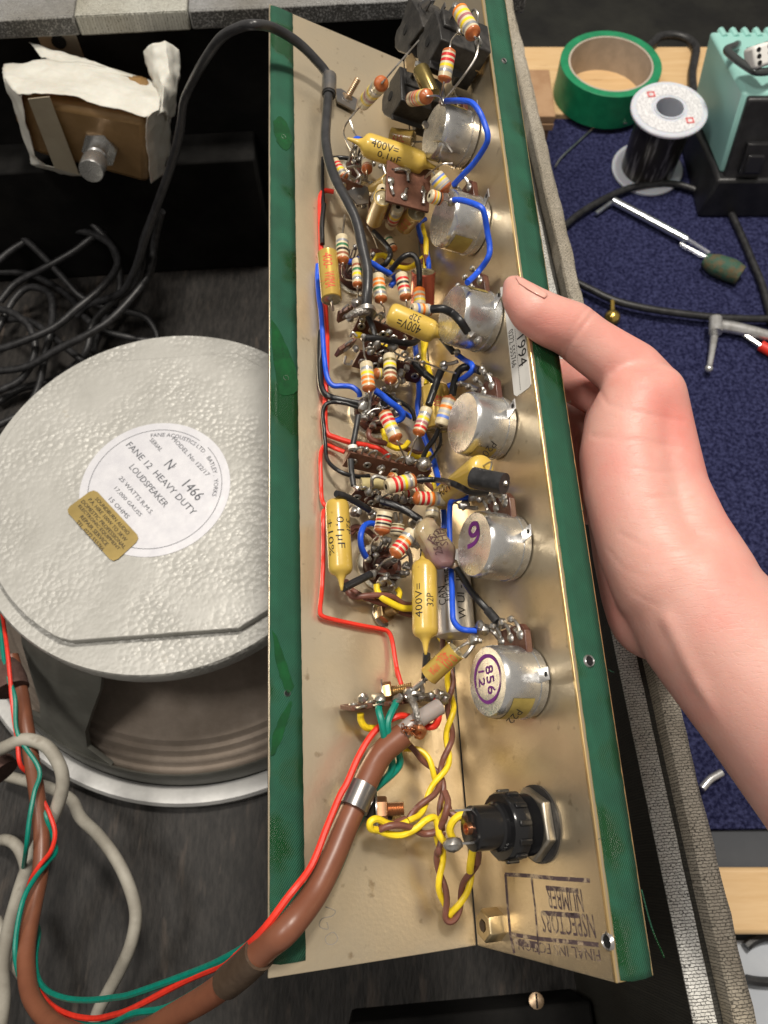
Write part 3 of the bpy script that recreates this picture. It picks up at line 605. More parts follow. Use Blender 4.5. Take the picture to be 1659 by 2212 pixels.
MB().prism([p+en*.0012 for p in st], en*.0005).build('clear_tape_strip', mat('grey_tape', (.34, .29, .21), .35, 0, (.40, .35, .26), 30), t)
bc = P1(545, 810, .0755); bt = (P1(497, 930, .105)-bc); bn = bt.normalized()
sw = MB().lathe([(.0001, .003), (.0125, .003), (.0125, .0)], bc, bn, 6).build('mounting_nut', M_can, t)
MB().lathe([(.0072, .0), (.0072, .012), (.006, .013), (.006, .017), (.0085, .018), (.0085, .0295), (.0078, .031), (.0001, .0312)], bc, bn, 24).build('push_button', M_can, t)

# ------------------------------------------------------------------ black cables in the cabinet
def cable(pts, r, label, m_=None, name='black_cable', seg=10):
    P_ = [(atz(z, x, y, h_)) for z, x, y, h_ in pts]; o = MB().tube(P_, r, seg).build(name, m_ or M_black); tag(o, label, 'cable', 'grey cables in the cabinet' if name == 'grey_cable' else 'black cables coiled in the cabinet'); return o
cable([('L1', 0, 1175, .06), ('L1', 120, 1140, .07), ('L1', 300, 1130, .07), ('L1', 450, 1180, .065), ('L1', 560, 1280, .055), ('L1', 625, 1380, .045), ('L1', 655, 1510, .03), ('L1', 640, 1620, .02), ('L2', 560, 110, .015), ('L2', 500, 260, .012)], .0030, 'black cable making the outermost arch of the coil below the wrapped box')
cable([('L1', 0, 1205, .05), ('L1', 120, 1290, .05), ('L1', 250, 1410, .045), ('L1', 360, 1530, .04), ('L1', 450, 1620, .035), ('L2', 600, 20, .03), ('L2', 780, 60, .02), ('L2', 850, 150, .012), ('L2', 850, 230, .008)], .0030, 'black cable slanting down right through the coil from the left border')
cable([('L1', 0, 1640, .03), ('L1', 90, 1540, .035), ('L1', 260, 1450, .045), ('L1', 400, 1370, .05), ('L1', 510, 1290, .055), ('L1', 600, 1250, .05)], .0030, 'black cable rising right across the coil to a cut looking end')
cable([('L1', -40, 1480, .012), ('L1', 150, 1490, .014), ('L1', 300, 1560, .016), ('L1', 400, 1640, .018), ('L2', 520, 120, .02), ('L2', 760, 190, .012), ('L2', 860, 190, .008)], .0030, 'black cable running low under the coil to the magnet')
cable([('L2', -30, 365, .03), ('L2', 150, 335, .035), ('L2', 310, 245, .045), ('L2', 480, 160, .055), ('L2', 620, 65, .06), ('L1', 790, 1530, .065), ('L1', 830, 1430, .075), ('L1', 840, 1330, .085), ('L1', 860, 1230, .10), ('L1', 880, 1150, .115)], .0030, 'black cable sweeping up right beside the thick lead')
cable([('L2', -20, 90, .02), ('L2', 100, 78, .025), ('L2', 200, 110, .03), ('L2', 330, 210, .03), ('L2', 440, 295, .03), ('L2', 520, 330, .02)], .0030, 'black cable curving from the left border to the magnet edge')
cable([('L2', -20, 660, .012), ('L2', 130, 580, .014), ('L2', 210, 450, .02), ('L2', 240, 300, .03), ('L2', 270, 170, .04), ('L2', 285, 60, .04), ('L1', 270, 1600, .04), ('L1', 160, 1565, .035), ('L1', 70, 1640, .03), ('L2', -20, 150, .025)], .0030, 'black cable forming the tall loop at the left border')
cable([('L2', -20, 540, .008), ('L2', 110, 460, .009), ('L2', 290, 410, .012), ('L2', 420, 320, .02), ('L2', 480, 230, .028), ('L2', 500, 110, .034), ('L1', 620, 1640, .04), ('L1', 720, 1560, .05), ('L1', 770, 1450, .07), ('L1', 775, 1330, .10), ('L1', 830, 1180, .13)], .0030, 'black cable hugging the magnet edge then rising')
cable([('L2', -30, 250, .045), ('L2', 120, 200, .05), ('L2', 300, 120, .055), ('L2', 420, 20, .06), ('L1', 560, 1560, .06), ('L1', 640, 1440, .06), ('L1', 600, 1330, .06), ('L1', 450, 1260, .055), ('L1', 250, 1270, .05), ('L1', 80, 1350, .045), ('L1', -40, 1450, .04)], .0030, 'black cable making a wide oval loop through the middle of the coil')
cable([('L2', -30, 480, .02), ('L2', 120, 400, .025), ('L2', 190, 260, .035), ('L2', 160, 120, .04), ('L2', 60, 40, .04), ('L2', -40, 20, .038)], .0030, 'black cable turning a small loop close to the left border above the magnet')
P_ = [atz('L2', 420, 60, .02), atz('L2', 480, 0, .03), atz('L1', 650, 1600, .05), atz('L1', 730, 1480, .075), atz('L1', 790, 1300, .11), atz('L1', 850, 1130, .14), atz('L1', 905, 980, .17), atz('L1', 955, 820, .20), atz('L1', 985, 680, .225), atz('L1', 1000, 560, .245), atz('L1', 1035, 470, .262), atz('L1', 1100, 350, .290), atz('L1', 1200, 210, .313), atz('L1', 1300, 150, .327),
      L('Z1', 0, 135, 20), L('Z1', 100, 150, 17), L('Z1', 230, 225, 14), L('Z1', 330, 320, 11), L('Z1', 400, 410, 9), L('Z1', 405, 500, 9), L('Z1', 395, 640, 10), L('Z1', 390, 760, 13), L('Z1', 410, 880, 17), L('Z1', 450, 990, 21), L('Z1', 510, 1100, 24), L('Z1', 560, 1210, 25), L('Z2', 425, 900, 25), L('Z2', 455, 1050, 25), L('Z2', 452, 1200, 24), L('Z2', 445, 1330, 21)]
o = MB().tube(P_, [.0030]*12+[.0025]*6+[.0023]*24, 14).build('thick_black_lead', mat('lead_rubber', (.02, .02, .022), .35, 0, (.035, .035, .037), 120, bump=.05, bscale=500)); tag(o, 'thick black sheathed lead arching from the coil into the chassis clamp', 'cable')
M_gc = mat('grey_cable', (.27, .25, .21), .6, 0, (.36, .34, .29), 45, .4, .6, bump=.1, bscale=200, spot=(60, .62, .72, (.16, .13, .1)))
cable([('B2', -60, 2100, .10), ('B2', 60, 2050, .105), ('B2', 250, 1970, .11), ('B2', 430, 2000, .11), ('B2', 560, 2100, .108), ('B1', 520, 80, .105), ('B1', 520, 250, .10), ('B1', 440, 480, .092), ('B1', 320, 700, .085), ('B1', 210, 950, .08), ('B1', 130, 1200, .075), ('B1', 70, 1420, .07), ('B1', 20, 1700, .065), ('B1', 30, 2000, .06), ('B1', 0, 2260, .055)], .0037, 'grey cable hooking over at the top beside the brown sheath', M_gc, 'grey_cable', 14)
cable([('B1', 60, 120, .012), ('B1', 250, 170, .02), ('B1', 420, 220, .03), ('B1', 600, 320, .042), ('B1', 680, 470, .05), ('B1', 830, 620, .055), ('B1', 980, 820, .06), ('B1', 1090, 1050, .06), ('B1', 1145, 1280, .058), ('B1', 1110, 1520, .055), ('B1', 1020, 1740, .048), ('B1', 920, 1930, .04), ('B1', 830, 2100, .032), ('B1', 780, 2280, .025)], .0036, 'grey cable bowing out in a big loop on the dark board', M_gc, 'grey_cable', 14)
cable([('B1', -40, 1330, .05), ('B1', 0, 1420, .05), ('B1', 60, 1560, .05), ('B1', 140, 1720, .05), ('B1', 260, 1900, .045), ('B1', 330, 2100, .04)], .0036, 'grey cable crossing behind the brown sheath at the left border', M_gc, 'grey_cable', 14)
cable([('B1', -40, 670, .012), ('B1', 60, 660, .02), ('B1', 150, 720, .025), ('B1', 210, 860, .022), ('B1', 215, 980, .015)], .0036, 'short grey cable bend low on the board at the left border', M_gc, 'grey_cable', 14)

# ------------------------------------------------------------------ brown multicore with red and green wires
t = thing('brown_cable', atz('L3', 200, 1500, .05), 'thick brown sheathed cable with red and green wires taped alongside', 'cable'); BRC = t
M_bs = mat('brown_sheath', (.20, .075, .04), .38, 0, (.16, .058, .032), 40, bump=.06, bscale=300)
main = [atz('L3', 60, 250, .10), atz('L3', 110, 440, .10), atz('L3', 135, 600, .105), atz('L3', 165, 780, .105), atz('L3', 200, 1000, .10), atz('L3', 222, 1200, .098), atz('L3', 215, 1400, .10), atz('L3', 180, 1580, .105), atz('L3', 148, 1750, .112), atz('L3', 140, 1900, .12), atz('L3', 165, 2060, .132), atz('L3', 260, 2190, .147), atz('L3', 400, 2265, .165), atz('L3', 560, 2290, .185), atz('L3', 760, 2255, .208), atz('L3', 960, 2150, .234), atz('L3', 1130, 2050, .254), atz('L3', 1290, 1925, .272), atz('L3', 1430, 1790, .286),
        L('Z7', 130, 640, 13.5), L('Z7', 230, 510, 11), L('Z7', 300, 370, 9.5), L('Z7', 350, 250, 9), L('Z7', 400, 140, 9), L('Z6', 410, 780, 10.5), L('Z6', 480, 680, 13), L('Z6', 590, 590, 16)]
MB().tube(main, .0043, 20).build('sheath', M_bs, t)
MB().tube([L('Z6', 560, 600, 15.5), L('Z6', 650, 520, 17), L('Z6', 800, 425, 18)], .0031, 14).build('inner_core', mat('milky_core', (.30, .26, .24), .3, 0, sss=.2), t)
M_ins = mat('insulating_tape', (.055, .035, .022), .45, 0, (.075, .05, .032), 100, bump=.2, bscale=400)
def wrap(P_, r, name='tape_wrap', m_=None, sq=1.):
    n = crom(P_, 6); o = MB().tube(n, r, 18, smooth=0).build(name, m_ or M_ins, t); return o
wrap(crom(main, 6)[17*6-3:18*6-1], .0052)
M_clo = mat('brown_cloth_tape', (.07, .035, .028), .85, 0, (.10, .055, .045), 200, bump=.4, bscale=500)
wrap([atz('B2', 40, 1210, .10), atz('B2', 90, 1300, .102), atz('B2', 130, 1430, .103)], .0098, m_=M_clo)
wrap([atz('B1', -30, 40, .085), atz('B1', 20, 100, .085)], .010, m_=M_clo)
def wr(pts, c, r=.0014, par=t, name='wire', sm=6):
    return MB().tube(pts, r, 8, smooth=sm).build(name, M_wire[c], par)
wr([atz('B2', 0, 440, .10), atz('B2', 40, 700, .105), atz('B2', 80, 1000, .11), atz('B2', 110, 1300, .112), atz('B2', 125, 1500, .113), atz('B2', 160, 1800, .112), atz('B2', 190, 1990, .110), atz('B1', 170, 20, .108), atz('B1', 260, 120, .10), atz('B1', 345, 290, .10), atz('B1', 420, 440, .10), atz('B1', 465, 600, .10), atz('B1', 430, 750, .104), atz('B1', 330, 880, .109), atz('B1', 250, 1020, .102), atz('B1', 235, 1150, .088), atz('B1', 250, 1450, .09), atz('B1', 270, 1750, .112), atz('B1', 315, 1900, .126), atz('B1', 420, 2040, .138), atz('B1', 580, 2130, .152), atz('B1', 780, 2165, .168), atz('B1', 960, 2135, .186), atz('B1', 1130, 2075, .204), atz('L3', 990, 1980, .235), atz('L3', 1210, 1880, .262), atz('L3', 1385, 1730, .288),
    L('Z7', 130, 520, 14), L('Z7', 220, 400, 13), L('Z7', 280, 250, 12), L('Z7', 330, 130, 12), L('Z6', 250, 880, 12), L('Z6', 320, 720, 12), L('Z6', 400, 590, 12), L('Z6', 480, 520, 12), L('Z6', 560, 482, 13), L('Z6', 620, 485, 12)], 'red', .0012)
wr([atz('B2', -10, 500, .10), atz('B2', 20, 900, .105), atz('B2', 70, 1250, .110), atz('B2', 160, 1500, .113), atz('B2', 190, 1900, .112), atz('B1', 330, 60, .108), atz('B1', 290, 260, .111), atz('B1', 250, 480, .112), atz('B1', 225, 700, .108), atz('B1', 205, 850, .09), atz('B1', 190, 960, .07)], 'teal', .0013)
wr([atz('B1', 365, 400, .10), atz('B1', 400, 500, .10), atz('B1', 450, 650, .095), atz('B1', 470, 760, .098), atz('B1', 400, 850, .104), atz('B1', 290, 990, .112), atz('B1', 210, 1130, .117), atz('B1', 165, 1290, .118), atz('B1', 135, 1480, .118), atz('B1', 130, 1640, .118), atz('B1', 160, 1800, .115)], 'teal', .0013)
wr([atz('B1', 300, 1350, .09), atz('B1', 325, 1440, .098), atz('B1', 300, 1650, .112), atz('B1', 320, 1820, .122), atz('B1', 400, 1930, .135), atz('B1', 560, 1995, .15), atz('B1', 750, 2010, .166), atz('B1', 950, 1990, .184), atz('B1', 1130, 1955, .203), atz('L3', 1060, 1925, .244), atz('L3', 1200, 1862, .262), atz('L3', 1330, 1790, .277)], 'teal', .0013)
wr([atz('B1', 330, 2040, .132), atz('B1', 480, 2150, .145), atz('B1', 650, 2215, .158), atz('B1', 900, 2220, .178), atz('B1', 1130, 2120, .205), atz('L3', 900, 2120, .225), atz('L3', 1180, 1960, .258)], 'teal', .0013)
for off in (0, 1):
    wr([L('Z7', 190, 600, 10), L('Z7', 270, 510, 8.5), L('Z7', 330, 390+off*6, 7), L('Z7', 375, 280, 5.5), L('Z7', 415, 200, 5), L('Z6', 350, 980, 4), L('Z6', 420, 910, 5), L('Z6', 500+off*25, 830-off*10, 7), L('Z6', 520+off*45, 760, 9), L('Z6', 495+off*55, 690-off*10, 12), L('Z6', 470+off*30, 590, 15), L('Z6', 455+off*40, 510, 16), L('Z6', 440+off*95, 450-off*30, 15), L('Z6', 440+off*105, 410-off*20, 13)], 'teal', .0013)

# ------------------------------------------------------------------ the chassis
CH = thing('amplifier_chassis', LP(.03, CL/2, 0), 'angled gold plated amplifier chassis full of wired components held in the hand', 'chassis')
cm = LP(WL/2, CL/2, -.0006)
TH = .0012
def panel(name, o, d, ln, nrm, mt_):   # sheet from o along d, full length
    mb = MB(); n = 40
    mb.box(o+d*(ln/2)+EU*(CL/2)-nrm*(TH/2), d, EU, nrm, ln, CL, TH); return mb.build(name, mt_, CH, bevel=.0003)
panel('left_panel', FO, -EX, WL, EZ, M_gold)
panel('right_panel', FO-NR*.00001+ER*.0005, ER, WR-.0005, NR, M_gold)
panel('lip', FO+ER*WR-EX*.0002, EX, LIP+.0002, EZ, M_goldedge)
# green cloth tape along the left edge and the lip (frayed outline)
def tape(name, o, d, wd, z_, m_, seed, e0=.0035, e1=.001):
    n = 220; vs = []; fs = []
    for i in range(n+1):
        u = e0+(CL-e0-e1)*i/n
        for j, a in enumerate((.0004, wd*.3, wd*.7, wd-.0004)):
            q = mnoise.noise(V((u*300, a*900, seed)))*.00022
            hh_ = z_+(.00015 if j in (0, 3) else .0005)+mnoise.noise(V((u*90, j, seed)))*.0001
            uu = u+(mnoise.noise(V((a*900, seed, i)))*.0012 if i in (0, n) else 0)
            vs.append(o+d*(a+q)+EU*uu+EZ*hh_)
    for i in range(n):
        for j in range(3): a = i*4+j; fs.append((a, a+1, a+5, a+4))
    o_ = MB().add(vs, fs).build(name, m_, CH, sharp=180); s_ = o_.modifiers.new('solid', 'SOLIDIFY'); s_.thickness = .0003; return o_
tL = tape('cloth_tape', LP(WL, 0, 0), EX, TP, 0, M_green, 1)
tR = tape('cloth_tape', FO+ER*WR+EX*.0008, EX, LIP-.001, 0, M_green, 5, e0=0)
def hole(P, n, r, par):
    mb = MB().lathe([(r, .0002), (r*1.25, .0007), (r*1.5, .0003), (r*1.6, -.0002)], P, n, 14); o = mb.build('torn_rim', M_steel, par)
    MB().lathe([(.0001, .0), (r*1.02, .0)], P+n*.0004, n, 14).build('screw_hole', M_hole, par)
for x, y in ((612, 297), (617, 817), (620, 1498)): hole(L('D', x, y, .45), EZ, .0009, tL)
lo = FO+ER*WR
M_glue = mat('glue_gloss', (.003, .045, .012), .14, 0, (.004, .075, .018), 120, bump=.5, bscale=420, bdist=.0006, coat=.5)
for pts in ([(590, 262), (605, 252), (622, 272), (630, 302), (622, 325), (606, 318), (596, 300)], [(586, 690), (600, 708), (614, 738), (640, 800), (642, 838), (630, 852), (604, 850), (594, 800), (586, 740)], [(588, 1362), (604, 1390), (624, 1450), (634, 1482), (622, 1496), (608, 1470), (596, 1430)], [(607, 1543), (630, 1512), (622, 1560), (604, 1606), (586, 1634), (588, 1590)]):
    Q = crom([L('D', x, y, .86) for x, y in pts+pts[:1]], 4)[:-1]
    Q = [q+EX*(mnoise.noise(q*900)*.0006)+EU*(mnoise.noise(q*900+V((9, 0, 0)))*.0006) for q in Q]
    MB().prism(Q, EZ*.00012).build('glue_stain', M_glue, tL)
for x, y, r in ((1088, 132, .0009), (1272, 1428, .0014)): hole(onpl('D', x, y, lo+EZ*.0005, EZ), EZ, r, tR)
for k in range(26):   # frayed threads
    u = random.uniform(0, CL); sd = random.choice((0, 1, 2))
    b0 = LP(WL-TP, u, .0006) if sd == 0 else (lo+EX*.001+EU*u+EZ*.0005 if sd == 1 else lo+EX*LIP+EU*u+EZ*.0005)
    d1 = V((random.uniform(-1, 1), random.uniform(-1, 1), .4)).normalized()*random.uniform(.001, .0028)
    MB().tube([b0, b0+d1*.5+EZ*.0004, b0+d1+EU*random.uniform(-.001, .001)], .00007, 4, smooth=3).build('loose_thread', M_green, CH)
MB().tube([lo+EX*LIP+EU*.022+EZ*.0003, lo+EX*(LIP+.002)+EU*.012, lo+EX*(LIP+.005)+EU*.004], .0002, 5).build('loose_thread', M_green, CH)

# ---- stamp, sticker, pencil marks
mb = MB()
def rq(x, y, z='Z7', h=.05): return R(z, x, y, h)
def ink(pts, w_, z='Z7', fn=None):
    P_ = [(fn or rq)(x, y) if z == 'Z7' else (fn or rq)(x, y, z) for x, y in pts]
    n_ = NR
    for a, b in zip(P_, P_[1:]):
        d = (b-a); ln = d.length; d = d/ln; e = n_.cross(d); mb.add([a+e*w_, b+e*w_, b-e*w_, a-e*w_], [(0, 1, 2, 3)])
ink([(965, 432), (1050, 437), (1160, 448), (1290, 456)], .0006); ink([(966, 432), (975, 560), (985, 665), (1000, 735)], .0007); ink([(1065, 440), (1080, 560), (1095, 740)], .00045)
ink([(985, 662), (1100, 680), (1325, 703)], .0006); ink([(1122, 484), (1245, 496)], .0007); ink([(1108, 580), (1252, 592)], .0007); ink([(1000, 690), (1090, 705)], .001)
text_mb(mb, 'NUMBER', rq(1262, 533), rq(1125, 519), NR, .0062); text_mb(mb, 'NSPECTORS', rq(1308, 632), rq(1105, 612), NR, .0062)
text_mb(mb, 'FINAL INS ECTION', rq(1330, 745), rq(1015, 702), NR, .0030)
m = mat('stamp_ink', (.075, .05, .055), .7, 0, (.36, .28, .19), 330, .50, .62); mb.build('inspection_stamp', m, CH, sharp=180)
mb = MB(); lf = lambda x, y, z='Z7': L(z, x, y, .08)
for st_ in ([(275, 557), (312, 572), (300, 592), (262, 603), (252, 632), (285, 642), (280, 615)], [(298, 655), (276, 672), (280, 697), (305, 700), (322, 680), (312, 658), (298, 655)]):
    ribbon(mb, [lf(*p) for p in st_], .00016, EZ)
mb.build('pencil_mark', mat('pencil', (.25, .22, .18), .6), CH)
# phone sticker on the right panel
sp = [R('R2', x, y, .05) for x, y in ((95, 300), (118, 430), (140, 640), (163, 852), (178, 860), (240, 815), (250, 798), (232, 640), (200, 420), (180, 300))]
M_white = mat('white_paper', (.62, .61, .58), .5, 0, (.56, .55, .52), 80)
o = MB().prism(sp, NR*.0002).build('phone_sticker', M_white, CH, label='white paper sticker with phone number on the right panel')
mb = MB(); f_ = lambda x, y: R('R2', x, y, .32)
text_mb(mb, '0272 555766', f_(143, 519), f_(163, 708), NR, .0031); text_mb(mb, '1994', f_(196, 548), f_(208, 700), NR, .0052)
for k in range(36): q_ = f_(166+k*.80, 520+k*8.7); mb.lathe([(.0001, 0), (.00025, 0)], q_, NR, 5)
mb.build('sticker_writing', M_ink, o, sharp=180)

# ------------------------------------------------------------------ component makers
def Pt(z, p):
    P = L(z, p[0], p[1], p[2]) if len(p) == 3 else R(z, p[0], p[1], p[3])
    v = P-FO; hR = v.dot(NR); u = v.dot(EU); bb_ = v.dot(ER)
    if hR < .003: P = R(z, p[0], p[1], 6)      # never behind the right panel
    v = P-FO; hR = v.dot(NR); u = v.dot(EU); bb_ = v.dot(ER)
    for i in range(6):
        if math.hypot(bb_-BP, u-U0-DU*i) < PR+.0015 and .004 < hR < HP+.0015: P = R(z, p[0], p[1], HP*1000+2.2)
    return P
BP, HP, U0, DU, PR = .0559*S, .0186*S, .0948*S, .0532*S, .0120
def LS(z, pts): return [(p if isinstance(p, V) else Pt(z, p) if not isinstance(p[0], str) else Pt(p[0], p[1:])) for p in pts]
def lead(par, pts, r=.00038, m_=None): return MB().tube(pts, r, 6, smooth=4).build('lead', m_ or M_lead, par)
def wire(c, z, pts, r=.00115, par=None, sm=6):
    if z in ('Z4', 'Z5', 'Z6', 'Z7'): r *= .68
    return MB().tube(LS(z, pts), r, 9, smooth=sm).build('wire', M_wire[c], par or CH)
def solder(z, x, y, h, r=.0016, par=None, k=1.): 
    p = Pt(z, (x, y, h)); return MB().blob(p, r*.78, jit=.24, ax=EZ+V((random.uniform(-.5, .5), random.uniform(-.5, .5), 0)), k=k).build('solder_joint', M_tin, par or CH)
M_cer = mat('resistor_body', (.58, .50, .34), .4, 0, (.44, .36, .22), 420, .4, .75, bump=.1, bscale=900, coat=.2)
BC = dict(r=(.55, .02, .02), o=(.80, .20, .02), y=(.80, .58, .02), s=(.42, .42, .44), k=(.02, .017, .015), n=(.27, .09, .045), g=(.04, .16, .07), b=(.13, .22, .62), v=(.36, .14, .15), a=(.40, .40, .40), d=(.28, .22, .10))
MBN = {k_: mat('band_'+k_, c_, .38 if k_ != 's' else .3, .6 if k_ in 'sd' else 0, tuple(a*.8 for a in c_), 500, .45, .75) for k_, c_ in BC.items()}
M_end = mat('resistor_end', (.34, .085, .02), .38, 0, (.42, .13, .035), 300, bump=.1, bscale=700, coat=.2)
def resistor(z, a, b, rp_, bands, ea='e', eb='e', la=None, lb=None):
    A_, B_ = Pt(z, a), Pt(z, b); d = B_-A_; ln = d.length; r_ = wpx((A_+B_)/2, rp_*zk(z)); c_ = r_*.16
    o = MB().lathe([(r_*.35, ln*.004), (r_*.86, c_*.35), (r_*.98, c_*1.2), (r_, c_*2), (r_, ln-c_*2), (r_*.98, ln-c_*1.2), (r_*.86, ln-c_*.35), (r_*.35, ln*.996)], A_, d, 20).build('resistor', M_cer, CH)
    n_ = len(bands); span = [.20+.52*i/(n_-1) for i in range(n_)] if n_ > 1 else [.5]
    if ea != 'e' and eb == 'e': span = [1-s_ for s_ in span][::-1]
    for s_, bc in zip(span, bands):
        w_ = .052*ln if n_ > 3 else .065*ln
        MB().lathe([(r_*.99, s_*ln-w_), (r_*1.012, s_*ln-w_*.9), (r_*1.012, s_*ln+w_*.9), (r_*.99, s_*ln+w_)], A_, d, 20).build('band', MBN[bc], o)
    for e_, P_, dd in ((ea, A_, d), (eb, B_, -d)):
        if e_ == 'e': MB().lathe([(r_*.16, -c_*3.2), (r_*.30, -c_*2.0), (r_*.72, -c_*.7), (r_*.93, c_*.2), (r_*1.005, c_*1.3), (r_*1.01, c_*2.2), (r_*.99, c_*2.2)], P_, dd, 20).build('end_cap', M_end, o)
        elif e_ in MBN: MB().lathe([(r_*.16, -c_*2.6), (r_*.72, -c_*.6), (r_*1.005, c_*1.2), (r_*1.01, c_*3.4), (r_*.99, c_*3.4)], P_, dd, 20).build('end_cap', MBN[e_], o)
    dn = d.normalized()
    if la: lead(o, [A_+dn*c_, A_-dn*(c_*4)]+LS(z, la))
    if lb: lead(o, [B_-dn*c_, B_+dn*(c_*4)]+LS(z, lb))
    return o
M_must = mat('mustard_dip', (.56, .385, .07), .33, 0, (.48, .32, .055), 70, bump=.06, bscale=220, coat=.35, spot=(170, .68, .76, (.22, .11, .02)))
def dipcap(z, a, b, rp_, label, tips=(True, True), prints=(), la=None, lb=None):
    A_, B_ = Pt(z, a), Pt(z, b); d = B_-A_; ln = d.length; r_ = wpx((A_+B_)/2, rp_*zk(z)); pf = []
    if tips[0]: pf += [(r_*.10, -r_*1.35), (r_*.16, -r_*1.0), (r_*.26, -r_*.45), (r_*.45, -r_*.1)]
    else: pf += [(.0001, -r_*.02), (r_*.5, 0)]
    pf += [(r_*.80, r_*.10), (r_*.95, r_*.32), (r_, r_*.6), (r_*1.005, ln*.5), (r_, ln-r_*.6), (r_*.95, ln-r_*.32), (r_*.80, ln-r_*.10)]
    if tips[1]: pf += [(r_*.45, ln+r_*.1), (r_*.26, ln+r_*.45), (r_*.16, ln+r_*1.0), (r_*.10, ln+r_*1.35), (.0001, ln+r_*1.36)]
    else: pf += [(r_*.5, ln), (.0001, ln+r_*.02)]
    o = MB().lathe(pf, A_, d, 28).build('capacitor', M_must, CH, sharp=80, label=label)
    up = (CAM-(A_+B_)/2); mb = MB()
    for s_, t0, t1, ang, hg in prints: text_cyl(mb, s_, A_, B_, r_*1.012, up, t0, t1, ang, hg)
    if prints: mb.build('printed_text', M_ink, o, sharp=180)
    dn = d.normalized()
    if la: lead(o, [A_-dn*(r_*1.2 if tips[0] else 0)]+LS(z, la))
    if lb: lead(o, [B_+dn*(r_*1.2 if tips[1] else 0)]+LS(z, lb))
    return o
M_wima = mat('amber_film', (.60, .42, .09), .22, .35, (.46, .29, .06), 45, .35, .7, bump=.1, bscale=140, coat=.6)
M_wimb = mat('brown_film', (.58, .39, .10), .27, 0, (.44, .27, .07), 60, .35, .7, bump=.1, bscale=140, coat=.5)
M_resin = mat('clear_resin', (.42, .36, .22), .12, .2, (.26, .21, .12), 300, coat=.8, bump=.2, bscale=400)
def filmcap(z, a, b, rp_, label, prints=(), m_=None, la=None, lb=None, ink_=None):
    A_, B_ = Pt(z, a), Pt(z, b); d = B_-A_; ln = d.length; r_ = wpx((A_+B_)/2, rp_*zk(z)); dn = d.normalized()
    o = MB().lathe([(r_*.90, 0), (r_, r_*.06), (r_*.985, r_*.2), (r_*.985, ln-r_*.2), (r_, ln-r_*.06), (r_*.90, ln)], A_, d, 28).build('capacitor', m_ or M_wima, CH, label=label)
    for P_, dd in ((A_, dn), (B_, -dn)):
        MB().lathe([(r_*.92, 0), (r_*.82, r_*.12), (r_*.4, r_*.16), (r_*.12, r_*.05), (.0001, -r_*.02)], P_, dd, 24).build('end_seal', M_resin, o)
    up = (CAM-(A_+B_)/2); mb = MB()
    for s_, t0, t1, ang, hg in prints: text_cyl(mb, s_, A_, B_, r_*1.006, up, t0, t1, ang, hg)
    if prints: mb.build('printed_text', ink_ or M_redink, o, sharp=180)
    if la: lead(o, [A_, A_-dn*r_*.35]+LS(z, la), .0005)
    if lb: lead(o, [B_, B_+dn*r_*.35]+LS(z, lb), .0005)
    return o
def sleeve(z, pts, r=.0014, c='black'):
    if z in ('Z4', 'Z5', 'Z6'): r *= .74
    return MB().tube(LS(z, pts), r, 10).build('sleeve', M_black, CH)
def tagstrip(z, p0, p1, wd, n, th=.0016, tilt=.5, m_=None, tags=(), hw=None):
    A_, B_ = Pt(z, p0), Pt(z, p1); ex_ = (B_-A_); ln = ex_.length; ex_ = ex_/ln
    ey = (EZ*math.cos(tilt)+EU*math.sin(tilt)); ey = (ey-ex_*ey.dot(ex_)).normalized(); ez = ex_.cross(ey); ez = ez if ez.dot(CAM-A_) > 0 else -ez
    c_ = (A_+B_)/2-ey*(wd/2)
    o = MB().box(c_, ex_, ey, ez, ln, wd, th).build('tag_strip', m_ or M_pax, CH, bevel=.0002)
    for i in range(n):
        q_ = A_+ex_*(ln*(i+.5)/n)-ey*(wd*.55)+ez*(th/2)
        MB().lathe([(.0007, .0001), (.0008, .0004), (.0015, .0004), (.0018, .0)], q_, ez, 12).build('eyelet', M_tin, o)
        MB().lathe([(.0001, .00012), (.00075, .00012)], q_, ez, 10).build('eyelet_hole', M_hole, o)
        if not tags or i in tags:
            tp = A_+ex_*(ln*(i+.5)/n)+ez*.0002; w_ = .0017
            MB().tube([tp-ex_*w_-ey*.003, tp-ex_*w_*.9+ey*.001, tp-ex_*w_*.4+ey*.0035+ez*.0006, tp+ex_*w_*.4+ey*.0035+ez*.0006, tp+ex_*w_*.9+ey*.001, tp+ex_*w_-ey*.003], .00045, 6).build('tag', M_tin, o)
    return o
M_ring = mat('skirt_zinc', (.62, .58, .47), .35, .8)
